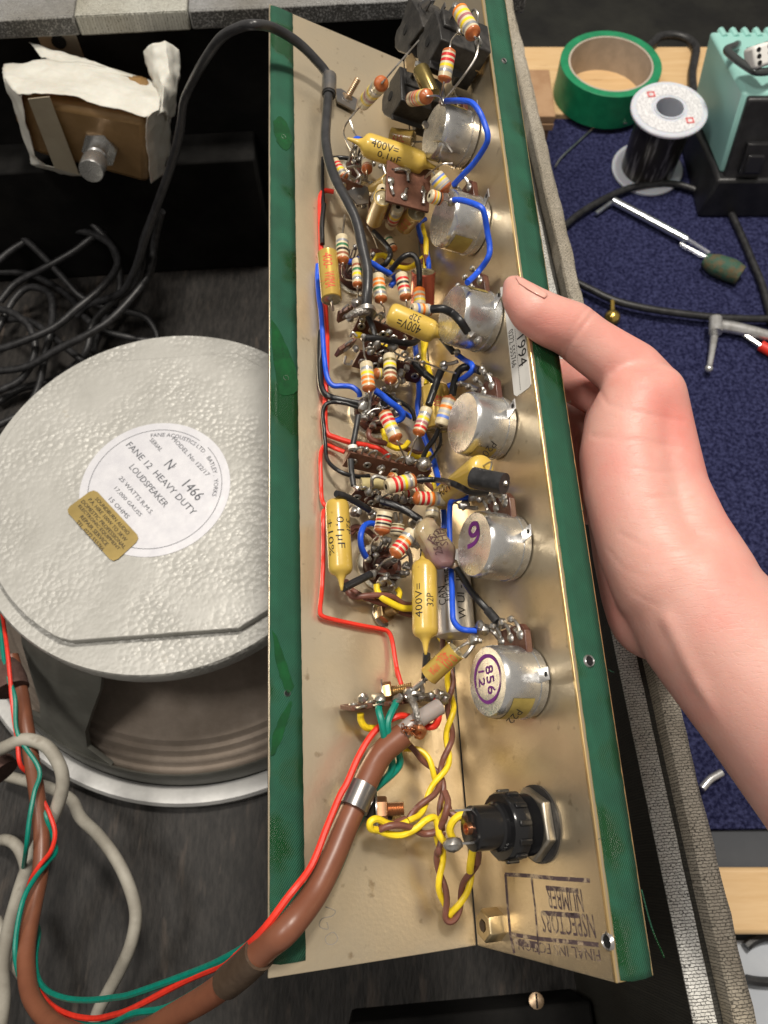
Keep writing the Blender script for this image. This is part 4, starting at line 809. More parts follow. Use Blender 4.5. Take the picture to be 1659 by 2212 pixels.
def socket(z, x, y, rp_, h=0, pins=9, rot=0., post=True):
    P_ = L(z, x, y, h); r_ = wpx(P_, rp_*zk(z))
    o = MB().lathe([(r_*1.32, 0), (r_*1.32, .0012), (r_*1.08, .0014), (r_*1.08, .0004)], P_, EZ, 40).build('valve_socket', M_ring, CH)
    MB().lathe([(r_*1.07, .0002), (r_*1.07, .003), (r_*1.0, .0042), (r_*.9, .0046), (r_*.8, .0040), (r_*.72, .0052), (r_*.36, .0058), (r_*.30, .0045), (.0001, .0045)], P_, EZ, 40).build('wafer', M_phen, o)
    if post: MB().lathe([(r_*.24, .0045), (r_*.24, .0125), (r_*.20, .0125), (r_*.19, .006), (.0001, .006)], P_, EZ, 12).build('centre_post', M_steel, o)
    for k in range(pins):
        a = rot+2*math.pi*k/(pins+1); d = EX*math.cos(a)+EU*math.sin(a); e = EZ.cross(d); p0 = P_+d*(r_*.66)+EZ*.0045
        MB().tube([p0-e*.0011, p0-e*.0010+EZ*.006+d*.002, p0+EZ*.0085+d*.0028, p0+e*.0010+EZ*.006+d*.002, p0+e*.0011], .00045, 6, smooth=3).build('pin', M_tin, o)
        if k % 2 == 0: MB().blob(p0+EZ*.0075+d*.0025, .0013).build('solder_joint', M_tin, o)
    return o
def bolt(z, x, y, h, ax, r=.0020, ln=.008, m_=None, nutr=None):
    P_ = Pt(z, (x, y, h)) if not isinstance(z, V) else z; mm_ = m_ or M_bz; pf = []; n = 10
    nr = nutr or r*1.9
    o = MB().lathe([(nr, 0), (nr, r*1.3), (nr*.9, r*1.5), (.0001, r*1.5)], P_, ax, 6).build('bolt', mm_, CH)
    for i in range(n*2+1): pf.append((r if i % 2 else r*.86, r*1.5+(ln-r*1.5)*i/(n*2)))
    MB().lathe(pf+[(.0001, ln)], P_, ax, 14).build('thread', mm_, o)
    MB().lathe([(nr*1.3, .0), (nr*1.3, .0005), (r, .0006)], P_-ax*.0002, ax, 20).build('washer', M_steel, o)
    return o
M_bz = mat('bronze_bolt', (.46, .33, .17), .32, .9, (.33, .22, .1), 200)

# ------------------------------------------------------------------ potentiometers
BP, HP, U0, DU, PR = .0559*S, .0186*S, .0948*S, .0532*S, .0120
def pot(i):
    u = U0+DU*i; B_ = RP(BP, u, 0)
    o = MB().lathe([(PR*1.0, .0035), (PR, .0050), (PR*.995, HP-.0022), (PR*.975, HP-.0008), (PR*.93, HP), (PR*.5, HP+.0001), (.0001, HP+.0001)], B_, NR, 44).build('potentiometer', M_can, CH)
    MB().lathe([(PR*1.03, .0028), (PR*1.03, .0036), (PR*.5, .0036)], B_, NR, 40).build('cover_flange', M_can, o)
    MB().lathe([(PR*.98, .0005), (PR*.98, .0028)], B_, NR, 40).build('base_ring', M_can, o)
    MB().lathe([(.0052, 0), (.0052, .0006), (.0001, .0007)], B_, NR, 6).build('nut', M_steel, o)
    tb = MB().box(RP(BP+PR+.0036, u-.0003, .0052), (ER+NR*.25).normalized(), EU, (NR-ER*.25).normalized(), .0085, .0040, .0004); tb = tb.build('fixing_tab', M_steel, o)
    MB().lathe([(.0001, .0), (.0009, .0)], RP(BP+PR+.0058, u-.0003, .0062), (NR-ER*.25).normalized(), 10).build('tab_hole', M_hole, tb)
    # terminal wafer with three lugs towards the top end
    wp = [RP(BP+s_*.0085, u+PR+t_, .0030) for s_, t_ in ((-1, -.004), (-1, .004), (-.75, .0065), (.75, .0065), (1, .004), (1, -.004))]
    wf = MB().prism(wp, NR*.0026).build('terminal_wafer', M_phen, o, bevel=.0003)
    for s_ in (-1, 0, 1):
        c_ = RP(BP+s_*.0058, u+PR+.0028, .0056)
        MB().lathe([(.0001, .0011), (.0010, .0009), (.0016, .0003), (.0018, 0)], c_, NR, 12).build('rivet', M_tin, wf)
        MB().tube([c_, c_+EU*.003+NR*.0005, c_+EU*.0048+NR*.0018, c_+EU*.0052+NR*.0032], [.0009, .0007, .0006, .0006], 6).build('lug', M_tin, wf)
        MB().blob(c_+EU*.0052+NR*.003, .0013, k=1.2).build('solder_joint', M_tin, wf)
    return o
POTS = [pot(i) for i in range(6)]
def face(i, z, x, y, e=.00025): return onpl(z, x, y, RP(BP, U0+DU*i, HP+e), NR)
# purple marks on the two lowest cans
mb = MB(); ring_ = [face(0, 'Z6', 1085+75*math.cos(a), 262+138*math.sin(a)) for a in [k*math.pi/14 for k in range(29)]]
ribbon(mb, ring_, [.00018, .0007, .00025, .0007, .0006, .00018], NR)
text_mb(mb, '12', face(0, 'Z6', 1046, 212), face(0, 'Z6', 1052, 308), NR, .0036); text_mb(mb, '856', face(0, 'Z6', 1090, 180), face(0, 'Z6', 1110, 350), NR, .0045)
mb.build('inspection_mark', M_purple, POTS[0], sharp=180)
mb = MB(); ribbon(mb, [face(1, 'Z5', x, y) for x, y in ((1132, 300), (1118, 268), (1090, 275), (1075, 315), (1088, 345), (1112, 338), (1130, 305), (1132, 345), (1115, 385), (1090, 408), (1062, 420))], .0008, NR); mb.build('inspection_mark', M_purple, POTS[1], sharp=180)
M_film = mat('yellow_sellotape', (.42, .33, .10), .3, .35, (.34, .26, .07), 120, bump=.1)
for i, (a0, a1, mt_) in ((0, (-1.9, -.6, M_film)), (2, (-2.2, -1.2, M_film)), (3, (.5, 1.3, M_film)), (4, (-2.0, -1.2, M_film)), (5, (.4, 1.2, M_film))):
    B_ = RP(BP, U0+DU*i, 0); MB().lathe([(PR*1.012, .0055), (PR*1.012, HP-.003)], B_, NR, 20, x=ER, a0=-a0 if NR.dot(ER.cross(EU)) < 0 else a0, a1=-a1 if NR.dot(ER.cross(EU)) < 0 else a1).build('old_tape', mt_, POTS[i])
def potprint(i, s_, zn, p0, p1, hg):
    B_ = RP(BP, U0+DU*i, 0); A2 = RP(BP, U0+DU*i, HP); mb = MB(); vs, fs, wd, ht = textmesh(s_)
    P0, P1 = [onpl(zn, *p, B_-EU*PR*.75+ER*PR*.65, (-EU*.75+ER*.65).normalized()) for p in (p0, p1)]
    text_mb(mb, s_, P0+(ER-EU)*.0006, P1+(ER-EU)*.0006, (-EU*.75+ER*.65+NR*.1).normalized(), hg); mb.build('can_number', M_ink, POTS[i], sharp=180)
potprint(0, 'P22', 'Z6', (1272, 440), (1205, 510), .003); potprint(2, 'P20', 'Z4', (1232, 400), (1165, 480), .003)

# ------------------------------------------------------------------ fuse holder, pillar, clamps, bolts
fbp = R('Z6', 1385, 1120, 0); FS, FZ = .84, .74
def flathe(pf, sg=44): return MB().lathe([(r*FS, z*FZ) for r, z in pf], fbp, NR, sg)
t_ = flathe([(.0142, .0), (.0142, .0012), (.005, .0013)]).build('fuse_holder', M_blkp, CH, label='black plastic fuse holder with hexagon nut on the right panel')
flathe([(.0135, .0014), (.0135, .0048), (.0125, .0056), (.006, .0056)], 6).build('hex_nut', mat('dull_nickel', (.36, .33, .28), .38, .9, (.28, .25, .2), 120), t_, bevel=.0003)
M_gls = mat('gloss_black', (.010, .010, .011), .18, 0, bump=.04, bscale=500)
pf = [(.0105, .0056)]
for i in range(7): pf += [(.0112, .0062+i*.0008), (.0105, .0066+i*.0008)]
pf += [(.0118, .0122), (.0122, .0126), (.0122, .0195), (.0116, .0205), (.0088, .0206), (.0088, .0225), (.0080, .0232), (.0080, .0335), (.0072, .0342), (.0001, .0343)]
flathe(pf).build('body', M_gls, t_)
x_, y_ = perp(NR)
for k in range(12):
    a = 2*math.pi*k/12; d = x_*math.cos(a)+y_*math.sin(a); MB().box(fbp+d*(.0124*FS)+NR*(.0158*FZ), NR, d.cross(NR), d, .0058*FZ, .0017, .0012).build('grip_rib', M_gls, t_, bevel=.0003)
mb = MB(); vs, fs, wd, ht = textmesh('BELLING LEE L 1 3 5 6'); mb.add([fbp+(x_*math.cos(a_)+y_*math.sin(a_))*(.00885*FS)+NR*(.0216*FZ+v.y/ht*.0011) for v in vs for a_ in [math.pi*.9+v.x/wd*2.2]], fs); mb.build('moulded_text', mat('grey_mould', (.25, .25, .25), .5), t_, sharp=180)
tip = fbp+NR*(.0343*FZ); tt = MB().box(tip+NR*.003-EU*.004, NR, ER, EU, .008, .0032, .0006).build('solder_tag', M_steel, t_); MB().blob(tip+NR*.0065-EU*.0042, .0024, k=1.4, ax=NR).build('solder_joint', M_tin, tt)
MB().box(tip+NR*.002+EU*.0055, NR, ER, EU, .008, .0032, .0006).build('solder_tag', M_steel, t_)
MB().lathe([(.0018, 0), (.0018, .0016), (.0012, .0016), (.0011, .0005), (.0001, .0005)], tip, NR, 16).build('rivet', mat('copper', (.62, .28, .15), .3, .95), t_)
pb = R('Z7', 940, 622, 0); M_pil = mat('pillar_brass', (.50, .40, .24), .35, .9, (.4, .3, .16), 90); o = MB().lathe([(.0053, 0), (.0053, .0058), (.0048, .0064), (.0021, .0064), (.0018, .004), (.0001, .004)], pb, NR, 6).build('hex_pillar', M_pil, CH, bevel=.0002)
MB().lathe([(.0001, .0), (.0018, .0)], pb+NR*.0066, NR, 14).build('bore', mat('bore_dark', (.06, .04, .025), .5, .5), o)
hole(R('Z7', 1360, 690, .1), NR, .0016, CH)
bolt('Z5', 505, 860, .2, (EZ+EX*.35-EU*-.1).normalized(), .0021, .0075)
bolt('Z1', 500, 545, .3, (EZ*.8+EU*.55+EX*.25).normalized(), .0017, .0115, M_scr)
bolt('Z6', 470, 345, 8, (EX*.75+EZ*.5+EU*.1).normalized(), .0021, .0105)
bolt('Z6', 430, 1040, 3, (EX*.8+EZ*.45).normalized(), .0024, .0095, mat('copper_bolt', (.50, .27, .15), .35, .9, (.38, .22, .12), 150))
# cable clamps
M_clp = mat('zinc_clip', (.19, .19, .195), .3, .8, (.27, .24, .21), 90)
cp0, cp1 = L('Z1', 410, 415, 9), L('Z1', 408, 510, 9)
o = MB().tube([cp0, (cp0+cp1)/2, cp1], .0036, 18).build('cable_clamp', M_clp, CH); MB().tube([cp1-(cp1-cp0)*.15, cp1+(cp1-cp0)*.12], .0032, 16).build('clamp_bead', M_black, o)
MB().prism([L('Z1', x, y, 1.5) for x, y in ((440, 490), (470, 490), (560, 550), (545, 610), (450, 560))], EZ*.001).build('clamp_foot', M_clp, o)
cp0, cp1 = L('Z6', 345, 890, 9.5), L('Z6', 285, 1030, 9.7)
o = MB().tube([cp0, cp1], .0053, 24).build('cable_clamp', M_clp, CH); MB().prism([L('Z6', x, y, 3) for x, y in ((390, 950), (530, 1030), (500, 1130), (350, 1080))], EZ*.001).build('clamp_foot', mat('foot_dark', (.06, .055, .05), .4, .7), o)

# ------------------------------------------------------------------ jack sockets at the far end
M_jack = mat('jack_black', (.014, .013, .0125), .45, 0, (.065, .06, .054), 120, .45, .75, bump=.2, bscale=700)
def jack(face_, hole_, h, dep, zn='J1'):
    P_ = [R(zn, x, y, h) for x, y in face_]; o = MB().prism(P_, -NR*dep).build('jack_socket', M_jack, CH, bevel=.0005)
    hc_ = R(zn, *hole_, h+.35); MB().lathe([(.0001, 0), (.0022, 0), (.0024, -.0004)], hc_, NR, 20).build('jack_hole', M_hole, o)
    c_ = sum(P_, V())/len(P_)
    MB().box(c_-NR*(dep+.004)+ER*.001, ER, EU, NR, .021, .016, .008).build('rear_block', M_jack, o, bevel=.0006)
    MB().box(c_-NR*(dep*.45)+ER*.009+EU*.001, ER, EU, NR, .007, .010, dep*.7).build('contact_housing', M_jack, o, bevel=.0006)
    for s_ in (.3, .75): MB().box(c_-NR*(dep*s_)+ER*.0135+EU*.002, ER, EU, NR, .009, .0030, .0006).build('contact', M_clp, o)
    MB().lathe([(.0075, 0), (.0075, .003), (.005, .0035)], R(zn, *hole_, h)-NR*(R(zn, *hole_, h)-FO).dot(NR), NR, 6).build('panel_nut', M_bz, o)
    return o
jack([(480, 715), (365, 895), (362, 945), (310, 990), (285, 1090), (283, 1200), (305, 1250), (388, 1300), (396, 1245), (500, 1085), (490, 830)], (372, 1045), 25, .016)
jack([(860, 92), (745, 285), (738, 340), (690, 400), (665, 500), (665, 610), (690, 690), (800, 732), (808, 650), (930, 425), (905, 250)], (780, 450), 26, .017)
jack([(585, -60), (490, 260), (445, 330), (425, 420), (428, 520), (460, 560), (560, 590), (580, 490), (735, 285), (690, 120)], (535, 325), 24, .016)

# ------------------------------------------------------------------ upper row
resistor('J1', (285, 905, 0, 44), (85, 1125, 24), 78, 'syvy', 'e', 'e', [(450, 715, 0, 36), (690, 440, 0, 28)], [(-60, 1290, 20), (-130, 1450, 12), (-20, 1700, 9)])
resistor('J1', (1130, 110, 0, 25), (1285, 375, 0, 21), 88, 'yvys', 'o', 'e', [(1090, 60, 0, 22), (1010, 190, 0, 18)], [(1340, 420, 0, 17), (1330, 520, 0, 14)])
resistor('J1', (1022, 550, 0, 30), (965, 875, 0, 30), 75, 'rrys', 'e', 'e', [(1050, 430, 0, 28), (1140, 330, 0, 24)], [(930, 1050, 0, 26)])
resistor('J1', (615, 1080, 0, 31), (775, 1050, 0, 34), 78, 'nroy', 'n', 'e', None, [(900, 1045, 0, 29), (950, 1110, 0, 24)])
lead(CH, LS('J1', [(1335, 450, 0, 16), (1310, 620, 0, 17), (1160, 850, 0, 20), (970, 1085, 0, 23)]), .0005); lead(CH, LS('J1', [(1240, 150, 0, 18), (1290, 105, 0, 18), (1330, 160, 0, 17), (1325, 300, 0, 16), (1345, 440, 0, 15)]), .0005)
MB().lathe([(.0001, .0), (.0034, .0002), (.0036, .001), (.0036, .0125), (.0034, .0135), (.0001, .0137)], R('J1', 705, 750, 30), (R('J1', 815, 990, 26)-R('J1', 705, 750, 30)), 20).build('metal_can', mat('dark_brass', (.30, .23, .08), .25, .85, (.16, .12, .05), 80), CH)
for x, y, h in ((1140, 330, 24), (1335, 460, 15), (950, 1110, 23), (760, 1360, 21), (1090, 70, 22), (680, 710, 30)): MB().blob(R('J1', x, y, h), .0016, k=1.3, ax=EU).build('solder_joint', M_tin, CH)
MB().prism([R('J1', x, y, 25) for x, y in ((560, 640), (620, 580), (680, 680), (640, 800), (570, 780))], NR*.0006).build('brass_contact', M_bz, CH)
MB().prism([R('J1', x, y, 20) for x, y in ((980, 160), (1060, 60), (1090, 90), (1040, 210), (1000, 210))], EZ*.0008).build('steel_contact', M_clp, CH)
MB().prism([R('J1', x, y, 22) for x, y in ((700, 40), (760, 0), (800, 30), (730, 100))], EZ*.0008).build('steel_contact', M_clp, CH)
wire('blue', 'Z1', [(1045, 550, 0, 23), (1120, 548, 0, 22), (1185, 560, 0, 20), (1225, 605, 0, 18), (1250, 660, 0, 16), (1272, 730, 0, 14), (1262, 790, 0, 13), (1200, 885, 0, 13), (1130, 960, 0, 14), (1088, 1005, 0, 14)])
wire('blue', 'Z2', [(1085, 530, 0, 23), (1150, 535, 0, 22), (1230, 560, 0, 20), (1285, 590, 0, 18), (1308, 650, 0, 16), (1325, 760, 0, 13), (1343, 870, 0, 11), (1330, 950, 0, 11), (1260, 1050, 0, 12), (1180, 1130, 0, 14)])
wire('blue', 'Z2', [(875, 668, 20), (835, 690, 20), (825, 730, 19), (845, 810, 16), (880, 900, 12), (898, 980, 9), (900, 1040, 7)])
dipcap('Z1', (592, 782, 32), (925, 893, 38), 64, 'mustard yellow capacitor marked 400V above the brown square board', (True, True), [('400V=', .12, .55, .36, .0034), ('0,1µF', .25, .62, -.40, .0034)], None, [(985, 905, 24), (1040, 890, 30)])
filmcap('Z1', (745, 752, 14), (868, 770, 20), 56, 'brown film capacitor with clear end beside the topmost potentiometer', [('630-', .2, .7, 0, .004)], M_wimb, None, [(930, 770, 26), (1010, 765, 0, 22), (1050, 790, 0, 21), (1080, 830, 0, 19)])
wire('blue', 'Z1', [(545, 770, 18), (560, 760, 20), (585, 765, 22)], .0016); lead(CH, LS('Z1', [(520, 650, 12), (545, 720, 12), (560, 745, 16)]), .0005)
lead(CH, LS('Z1', [(545, 780, 18), (530, 830, 12), (515, 880, 8)]), .0006)
# twin-board module
def board(zn, pts, h, th=.0012): return MB().prism([L(zn, x, y, h) for x, y in pts], EZ*th).build('circuit_board', M_pax, CH, bevel=.0002)
bT = board('Z1', ((720, 880), (960, 935), (945, 1163), (712, 1100)), 34); board('Z1', ((625, 1018), (870, 1068), (858, 1240), (618, 1162)), 10)
for pts in ([(765, 925), (800, 920), (845, 930)], [(835, 925), (838, 955), (840, 985)], [(745, 985), (748, 1020), (760, 1058)], [(830, 1030), (820, 1060), (822, 1080)], [(920, 1020), (925, 1050), (922, 1110)]):
    MB().tube([L('Z1', x, y, 36+(i == 1)*.8) for i, (x, y) in enumerate(pts)], .0007, 6).build('joint_lead', M_tin, bT)
for x, y, r in ((835, 930, .0018), (745, 985, .0019), (818, 1070, .0017), (923, 1042, .0015)): MB().blob(L('Z1', x, y, 35.8), r, k=.6, ax=EZ).build('solder_joint', M_tin, bT)
for x, y in ((755, 922), (842, 990), (762, 1060), (838, 1025), (830, 1085), (918, 1015), (925, 1112), (930, 970), (735, 965)): MB().lathe([(.0001, 0), (.00055, 0)], L('Z1', x, y, 35.25), EZ, 8).build('board_hole', M_hole, bT)
filmcap('Z1', (735, 985, 32), (650, 1040, 12), 40, 'amber film capacitor standing between the two brown boards, upper left', (), M_wimb)
filmcap('Z1', (700, 1075, 32), (655, 1200, 13), 47, 'amber film capacitor standing between the two brown boards, lower left', (), M_wimb)
resistor('Z1', (785, 1125, 31), (745, 1225, 13), 34, 'syrn', '', '')
filmcap('Z1', (885, 1150, 31), (820, 1225, 13), 52, 'amber film capacitor standing between the two brown boards, lower right', [('0.01', .2, .8, 0, .004)], M_wimb)
resistor('Z1', (700, 1030, 30), (660, 1090, 14), 30, 'ys', '', '')
resistor('Z1', (435, 875, 14), (492, 968, 16), 27, 'rrys', '', 'e'); resistor('Z1', (615, 870, 14), (615, 925, 17), 30, 'sn', '', 'e', None, [(615, 990, 8)])
resistor('Z1', (985, 955, 0, 30), (1045, 1030, 0, 25), 44, 'byas', '', 'e', [(930, 970, 37), (1010, 900, 0, 22), (1080, 890, 0, 18)], [(1065, 1060, 0, 23), (1068, 1090, 0, 22)])
resistor('Z1', (955, 1065, 0, 32), (1015, 1085, 0, 27), 36, 'oyk', '', 'e', None, [(1060, 1095, 0, 23)])
MB().blob(R('Z1', 1072, 1097, 22.5), .0018).build('solder_joint', M_tin, CH)
socket('Z1', 555, 930, 62, 0, 9, .3)
for x, y, h in ((545, 880, 8), (600, 900, 9), (640, 1000, 9), (520, 990, 8), (575, 965, 8), (560, 1010, 9), (590, 840, 8), (690, 905, 10)): solder('Z1', x, y, h, .0016)
for pts in ([(500, 915, 9), (560, 905, 10), (640, 930, 9)], [(560, 850, 8), (600, 910, 9), (590, 980, 8)], [(540, 900, 8), (580, 960, 10), (640, 1000, 9)], [(700, 900, 9), (720, 960, 8)]): lead(CH, LS('Z1', pts), .0006)
wire('brown', 'Z1', [(560, 900, 6), (580, 950, 7), (560, 1000, 6), (590, 1030, 5)], .0011)
tagstrip('Z1', (465, 960, 17), (590, 1010, 14), .006, 2); o = MB().prism([L('Z1', x, y, 13) for x, y in ((500, 1045), (600, 1015), (625, 1030), (620, 1110), (560, 1120))], EZ*.0007).build('steel_plate', M_clp, CH)
MB().lathe([(.0001, 0), (.0012, 0)], L('Z1', 578, 1073, 13.9), EZ, 10).build('plate_hole', M_tin, o)
for x, y, h in ((560, 1110, 8), (600, 1120, 7), (545, 1080, 10)): solder('Z1', x, y, h, .0018)
wire('black', 'Z1', [(375, 860, 3), (372, 960, 3), (375, 1080, 3), (372, 1244, 3)], .001); wire('black', 'Z1', [(430, 860, 5), (470, 858, 7), (520, 862, 8)], .001)
wire('red', 'Z2', [(210, 470, 4), (150, 462, 3), (118, 490, 2.5), (110, 560, 2), (112, 700, 2)]); wire('red', 'Z2', [(112, 700, 2), (120, 900, 2), (140, 1250, 2), ('Z3', 150, 370, 2), ('Z3', 160, 600, 2), ('Z3', 160, 850, 2), ('Z3', 150, 1050, 2), ('Z4', 132, 250, 2), ('Z4', 145, 340, 2.5), ('Z4', 200, 370, 3), ('Z4', 300, 402, 4), ('Z4', 420, 425, 5), ('Z4', 500, 450, 6), ('Z4', 560, 500, 7)])
wire('black', 'Z2', [(140, 560, 4), (125, 700, 4), (128, 850, 4)]); wire('blue', 'Z2', [(95, 1000, 3), (92, 1100, 3), (105, 1250, 3.5), ('Z3', 118, 420, 3.5), ('Z3', 130, 600, 4), ('Z3', 145, 780, 4), ('Z3', 165, 900, 4.5), ('Z3', 205, 955, 5), ('Z3', 270, 958, 6), ('Z3', 340, 965, 7), ('Z3', 390, 1000, 8), ('Z3', 400, 1035, 7)])
lead(CH, LS('Z2', [(290, 640, 8), (285, 700, 14), (275, 775, 18)]), .0005)
lead(CH, LS('Z2', [(450, 720, 6), (500, 800, 5), (530, 880, 5)]), .0004)

# ------------------------------------------------------------------ second row
socket('Z2', 340, 1090, 120, 0, 9, .8)
resistor('Z2', (270, 795, 19), (275, 975, 19), 46, 'sgkn', '', 'e', None, [(270, 1040, 14), (285, 1100, 11), (340, 1115, 10)])
filmcap('Z2', (165, 920, 17), (195, 1255, 17), 75, 'amber film capacitor marked in red lettering beside the red wire', [('400-', .12, .45, -.05, .0042), ('WIMA', .52, .86, .0, .0045)], None, None, [(205, 1330, 12)])
MB().tube([L('Z2', x, y, 17+2.9) for x, y in ((108, 1120), (190, 1112), (258, 1110))], .0001, 4).build('red_line', M_redink, CH)
resistor('Z2', (378, 965, 20), (382, 1150, 20), 36, 'ngys', '', 'e', None, [(385, 1240, 14)])
resistor('Z2', (528, 1075, 22), (553, 1260, 22), 48, 'oogs', '', 'e', None, [(575, 1310, 16), (580, 1350, 12)])
resistor('Z2', (700, 1068, 22), (733, 1245, 22), 46, 'rkrs', '', 'e', [(680, 1040, 18), (610, 1090, 12)], [(742, 1300, 16)])
resistor('Z2', (830, 1175, 25), (836, 1300, 24), 42, 'ooy', 'o', '', None, None)
filmcap('Z2', (862, 1050, 22), (852, 1340, 8), 88, 'copper red capacitor standing behind the black wire', (), mat('copper_red', (.60, .16, .10), .25, .6, (.5, .12, .08), 40, coat=.4))
resistor('Z3', (775, 400, 26), (915, 408, 27), 44, 'boa', '', 'e')
dipcap('Z3', (605, 425, 32), (945, 575, 36), 86, 'mustard yellow capacitor with upside down print beside the third potentiometer', (False, True), [('400V=', .70, .22, -.30, .0042), ('32P', .62, .40, .55, .0034)])
wire('black', 'Z3', [(605, 155, 10), (650, 90, 16), (710, 25, 22), (765, 5, 24), (805, 25, 25), (825, 80, 25), (832, 160, 25), (832, 240, 25)], .0013)
wire('black', 'Z3', [(920, 400, 0, 30), (1000, 398, 0, 27), (1070, 430, 0, 23), (1130, 490, 0, 21), (1180, 565, 0, 17)], .0016)
sleeve('Z3', [(985, 600, 30), (1030, 655, 32), (1080, 715, 34)], .0013); wire('blue', 'Z3', [(1100, 725, 35), (1160, 770, 37), (1210, 800, 38), (1215, 845, 36), (1160, 895, 32), (1090, 935, 28), (1040, 960, 25)])
wire('blue', 'Z2', [(300, 950, 12), (330, 980, 12), (400, 960, 14), (490, 990, 14), (560, 1035, 14), (640, 1075, 12), (655, 1110, 10), (620, 1160, 8)], .0013)
wire('yellow', 'Z2', [(490, 980, 6), (510, 945, 7), (560, 930, 8), (600, 950, 8), (660, 1010, 8), (740, 1025, 7), (800, 1000, 6), (860, 950, 5)], .0013); wire('brown', 'Z2', [(480, 900, 5), (540, 910, 6), (600, 960, 6), (700, 1000, 5), (780, 1005, 4), (860, 970, 4)], .0013)
wire('black', 'Z2', [(500, 760, 10), (540, 800, 12), (600, 870, 14), (620, 930, 13), (590, 990, 11), (560, 1010, 8)], .0013)
wire('yellow', 'Z2', [(850, 700, 5), (870, 800, 4), (880, 900, 4), ('Z3', 860, 700, 4), ('Z3', 890, 800, 4), ('Z3', 915, 900, 4)], .0012); wire('brown', 'Z2', [(830, 780, 4), (870, 900, 4), (890, 1000, 4)], .0012)
wire('blue', 'Z3', [(800, 640, 4), (815, 800, 4), (830, 1000, 4), (820, 1100, 4), ('Z4', 760, 300, 4), ('Z4', 840, 520, 4), ('Z4', 880, 680, 4), ('Z4', 900, 800, 4), ('Z4', 910, 900, 4), ('Z5', 910, 300, 4)], .0013)
wire('yellow', 'Z3', [(880, 640, 5), (860, 760, 5), (900, 850, 5), (880, 950, 5)], .0012)
resistor('Z2', (600, 800, 8), (645, 890, 10), 32, 'gk', '', 'e')
# braid at the end of the thick lead
o = MB().tube(LS('Z3', [(300, 460, 16), (340, 440, 18), (390, 420, 21), (450, 410, 22), (465, 430, 21)]), [.0008, .0016, .0019, .0018, .0012], 10).build('braid', mat('braid_tin', (.42, .40, .37), .4, .8, (.22, .2, .18), 500, .4, .6, bump=1, bscale=900), CH)
solder('Z3', 370, 360, 16, .0026); solder('Z3', 400, 335, 15, .002); solder('Z3', 330, 470, 14, .002)
MB().tube(LS('Z3', [(445, 400, 21), (448, 430, 21)]), .0040, 14).build('wire_wrap', M_lead, CH)
tagstrip('Z3', (245, 425, 12), (345, 375, 14), .007, 1, tilt=.2); tagstrip('Z3', (400, 440, 12), (790, 590, 12), .008, 5, m_=M_phen)
tagstrip('Z3', (250, 690, 13), (370, 610, 14), .006, 1, tilt=.1); tagstrip('Z3', (400, 700, 12), (880, 830, 12), .009, 5, m_=M_phen, tilt=.3); tagstrip('Z3', (450, 610, 13), (640, 700, 13), .004, 2)
wire('black', 'Z3', [(445, 430, 19), (480, 500, 17), (505, 580, 16), (512, 650, 15)], .0013); wire('black', 'Z3', [(440, 605, 16), (540, 615, 17), (640, 632, 17), (730, 648, 17), (790, 645, 16), (820, 620, 14)], .0014)
for x, y, h, r in ((430, 610, 15, .002), (520, 660, 15, .0024), (640, 680, 15, .0026), (480, 710, 13, .0022), (500, 440, 14, .002), (560, 450, 14, .002), (370, 690, 13, .002), (820, 750, 13, .002), (740, 830, 12, .002), (700, 870, 12, .0024), (710, 920, 10, .002), (550, 770, 12, .0015), (420, 480, 13, .0018), (610, 570, 13, .0018)): solder('Z3', x, y, h, r, k=1.3)
for pts in ([(330, 600, 12), (350, 570, 14), (380, 600, 14)], [(300, 740, 10), (290, 790, 8), (330, 800, 8), (345, 770, 9)], [(700, 740, 14), (715, 710, 16), (745, 720, 15), (730, 750, 13)], [(720, 590, 13), (740, 620, 12), (700, 660, 12)]): lead(CH, LS('Z3', pts), .0006)
wire('yellow', 'Z3', [(360, 590, 8), (400, 590, 9), (450, 620, 8)], .0014); o = MB().prism([L('Z3', x, y, 9) for x, y in ((440, 640), (540, 650), (620, 670), (600, 690), (450, 660))], EZ*.0006).build('yellow_tape', M_wire['yellow'], CH)
resistor('Z3', (445, 790, 20), (465, 985, 20), 48, 'syoo', '', 'e', [(430, 720, 17), (425, 640, 15)], [(470, 1060, 14), (465, 1140, 9)])
resistor('Z3', (615, 735, 19), (622, 925, 20), 48, 'dykn', '', 'e', [(630, 700, 17), (700, 740, 17), (780, 770, 18), (900, 800, 24), (1000, 840, 32), (1095, 865, 38)], [(630, 970, 14), (600, 1000, 10), (550, 1000, 8)])
resistor('Z3', (565, 870, 12), (510, 870, 12), 42, 'y', '', 'e')
lead(CH, LS('Z3', [(660, 880, 12), (690, 920, 11), (660, 970, 9)]), .0007)
# potentiometer links
for x, y, h in ((1210, 590, 46), (1255, 630, 46), (1105, 715, 36), (1005, 800, 32), (1010, 830, 31), (1290, 840, 43), (1330, 890, 42), (1130, 940, 30), (1190, 960, 33)): solder('Z3', x, y, h, .0018, k=1.3)
lead(CH, LS('Z3', [(1010, 800, 32), (1060, 795, 35), (1110, 780, 38)]), .0008); lead(CH, LS('Z3', [(1285, 845, 43), (1310, 875, 43), (1345, 920, 43)]), .0008); lead(CH, LS('Z3', [(1140, 945, 31), (1200, 960, 34), (1260, 985, 38)]), .0009)
wire('black', 'Z3', [(990, 845, 31), (960, 920, 28), (925, 1020, 26), (900, 1095, 25)], .0016); wire('black', 'Z3', [(1275, 850, 42), (1210, 822, 40), (1150, 825, 37), (1105, 870, 34), (1085, 940, 31), (1070, 1025, 28)], .0016)
wire('black', 'Z3', [(785, 785, 12), (850, 850, 13), (910, 900, 14), (955, 935, 15)], .0016)
wire('black', 'Z2', [(900, 1050, 4), (890, 1100, 4)], .0013)

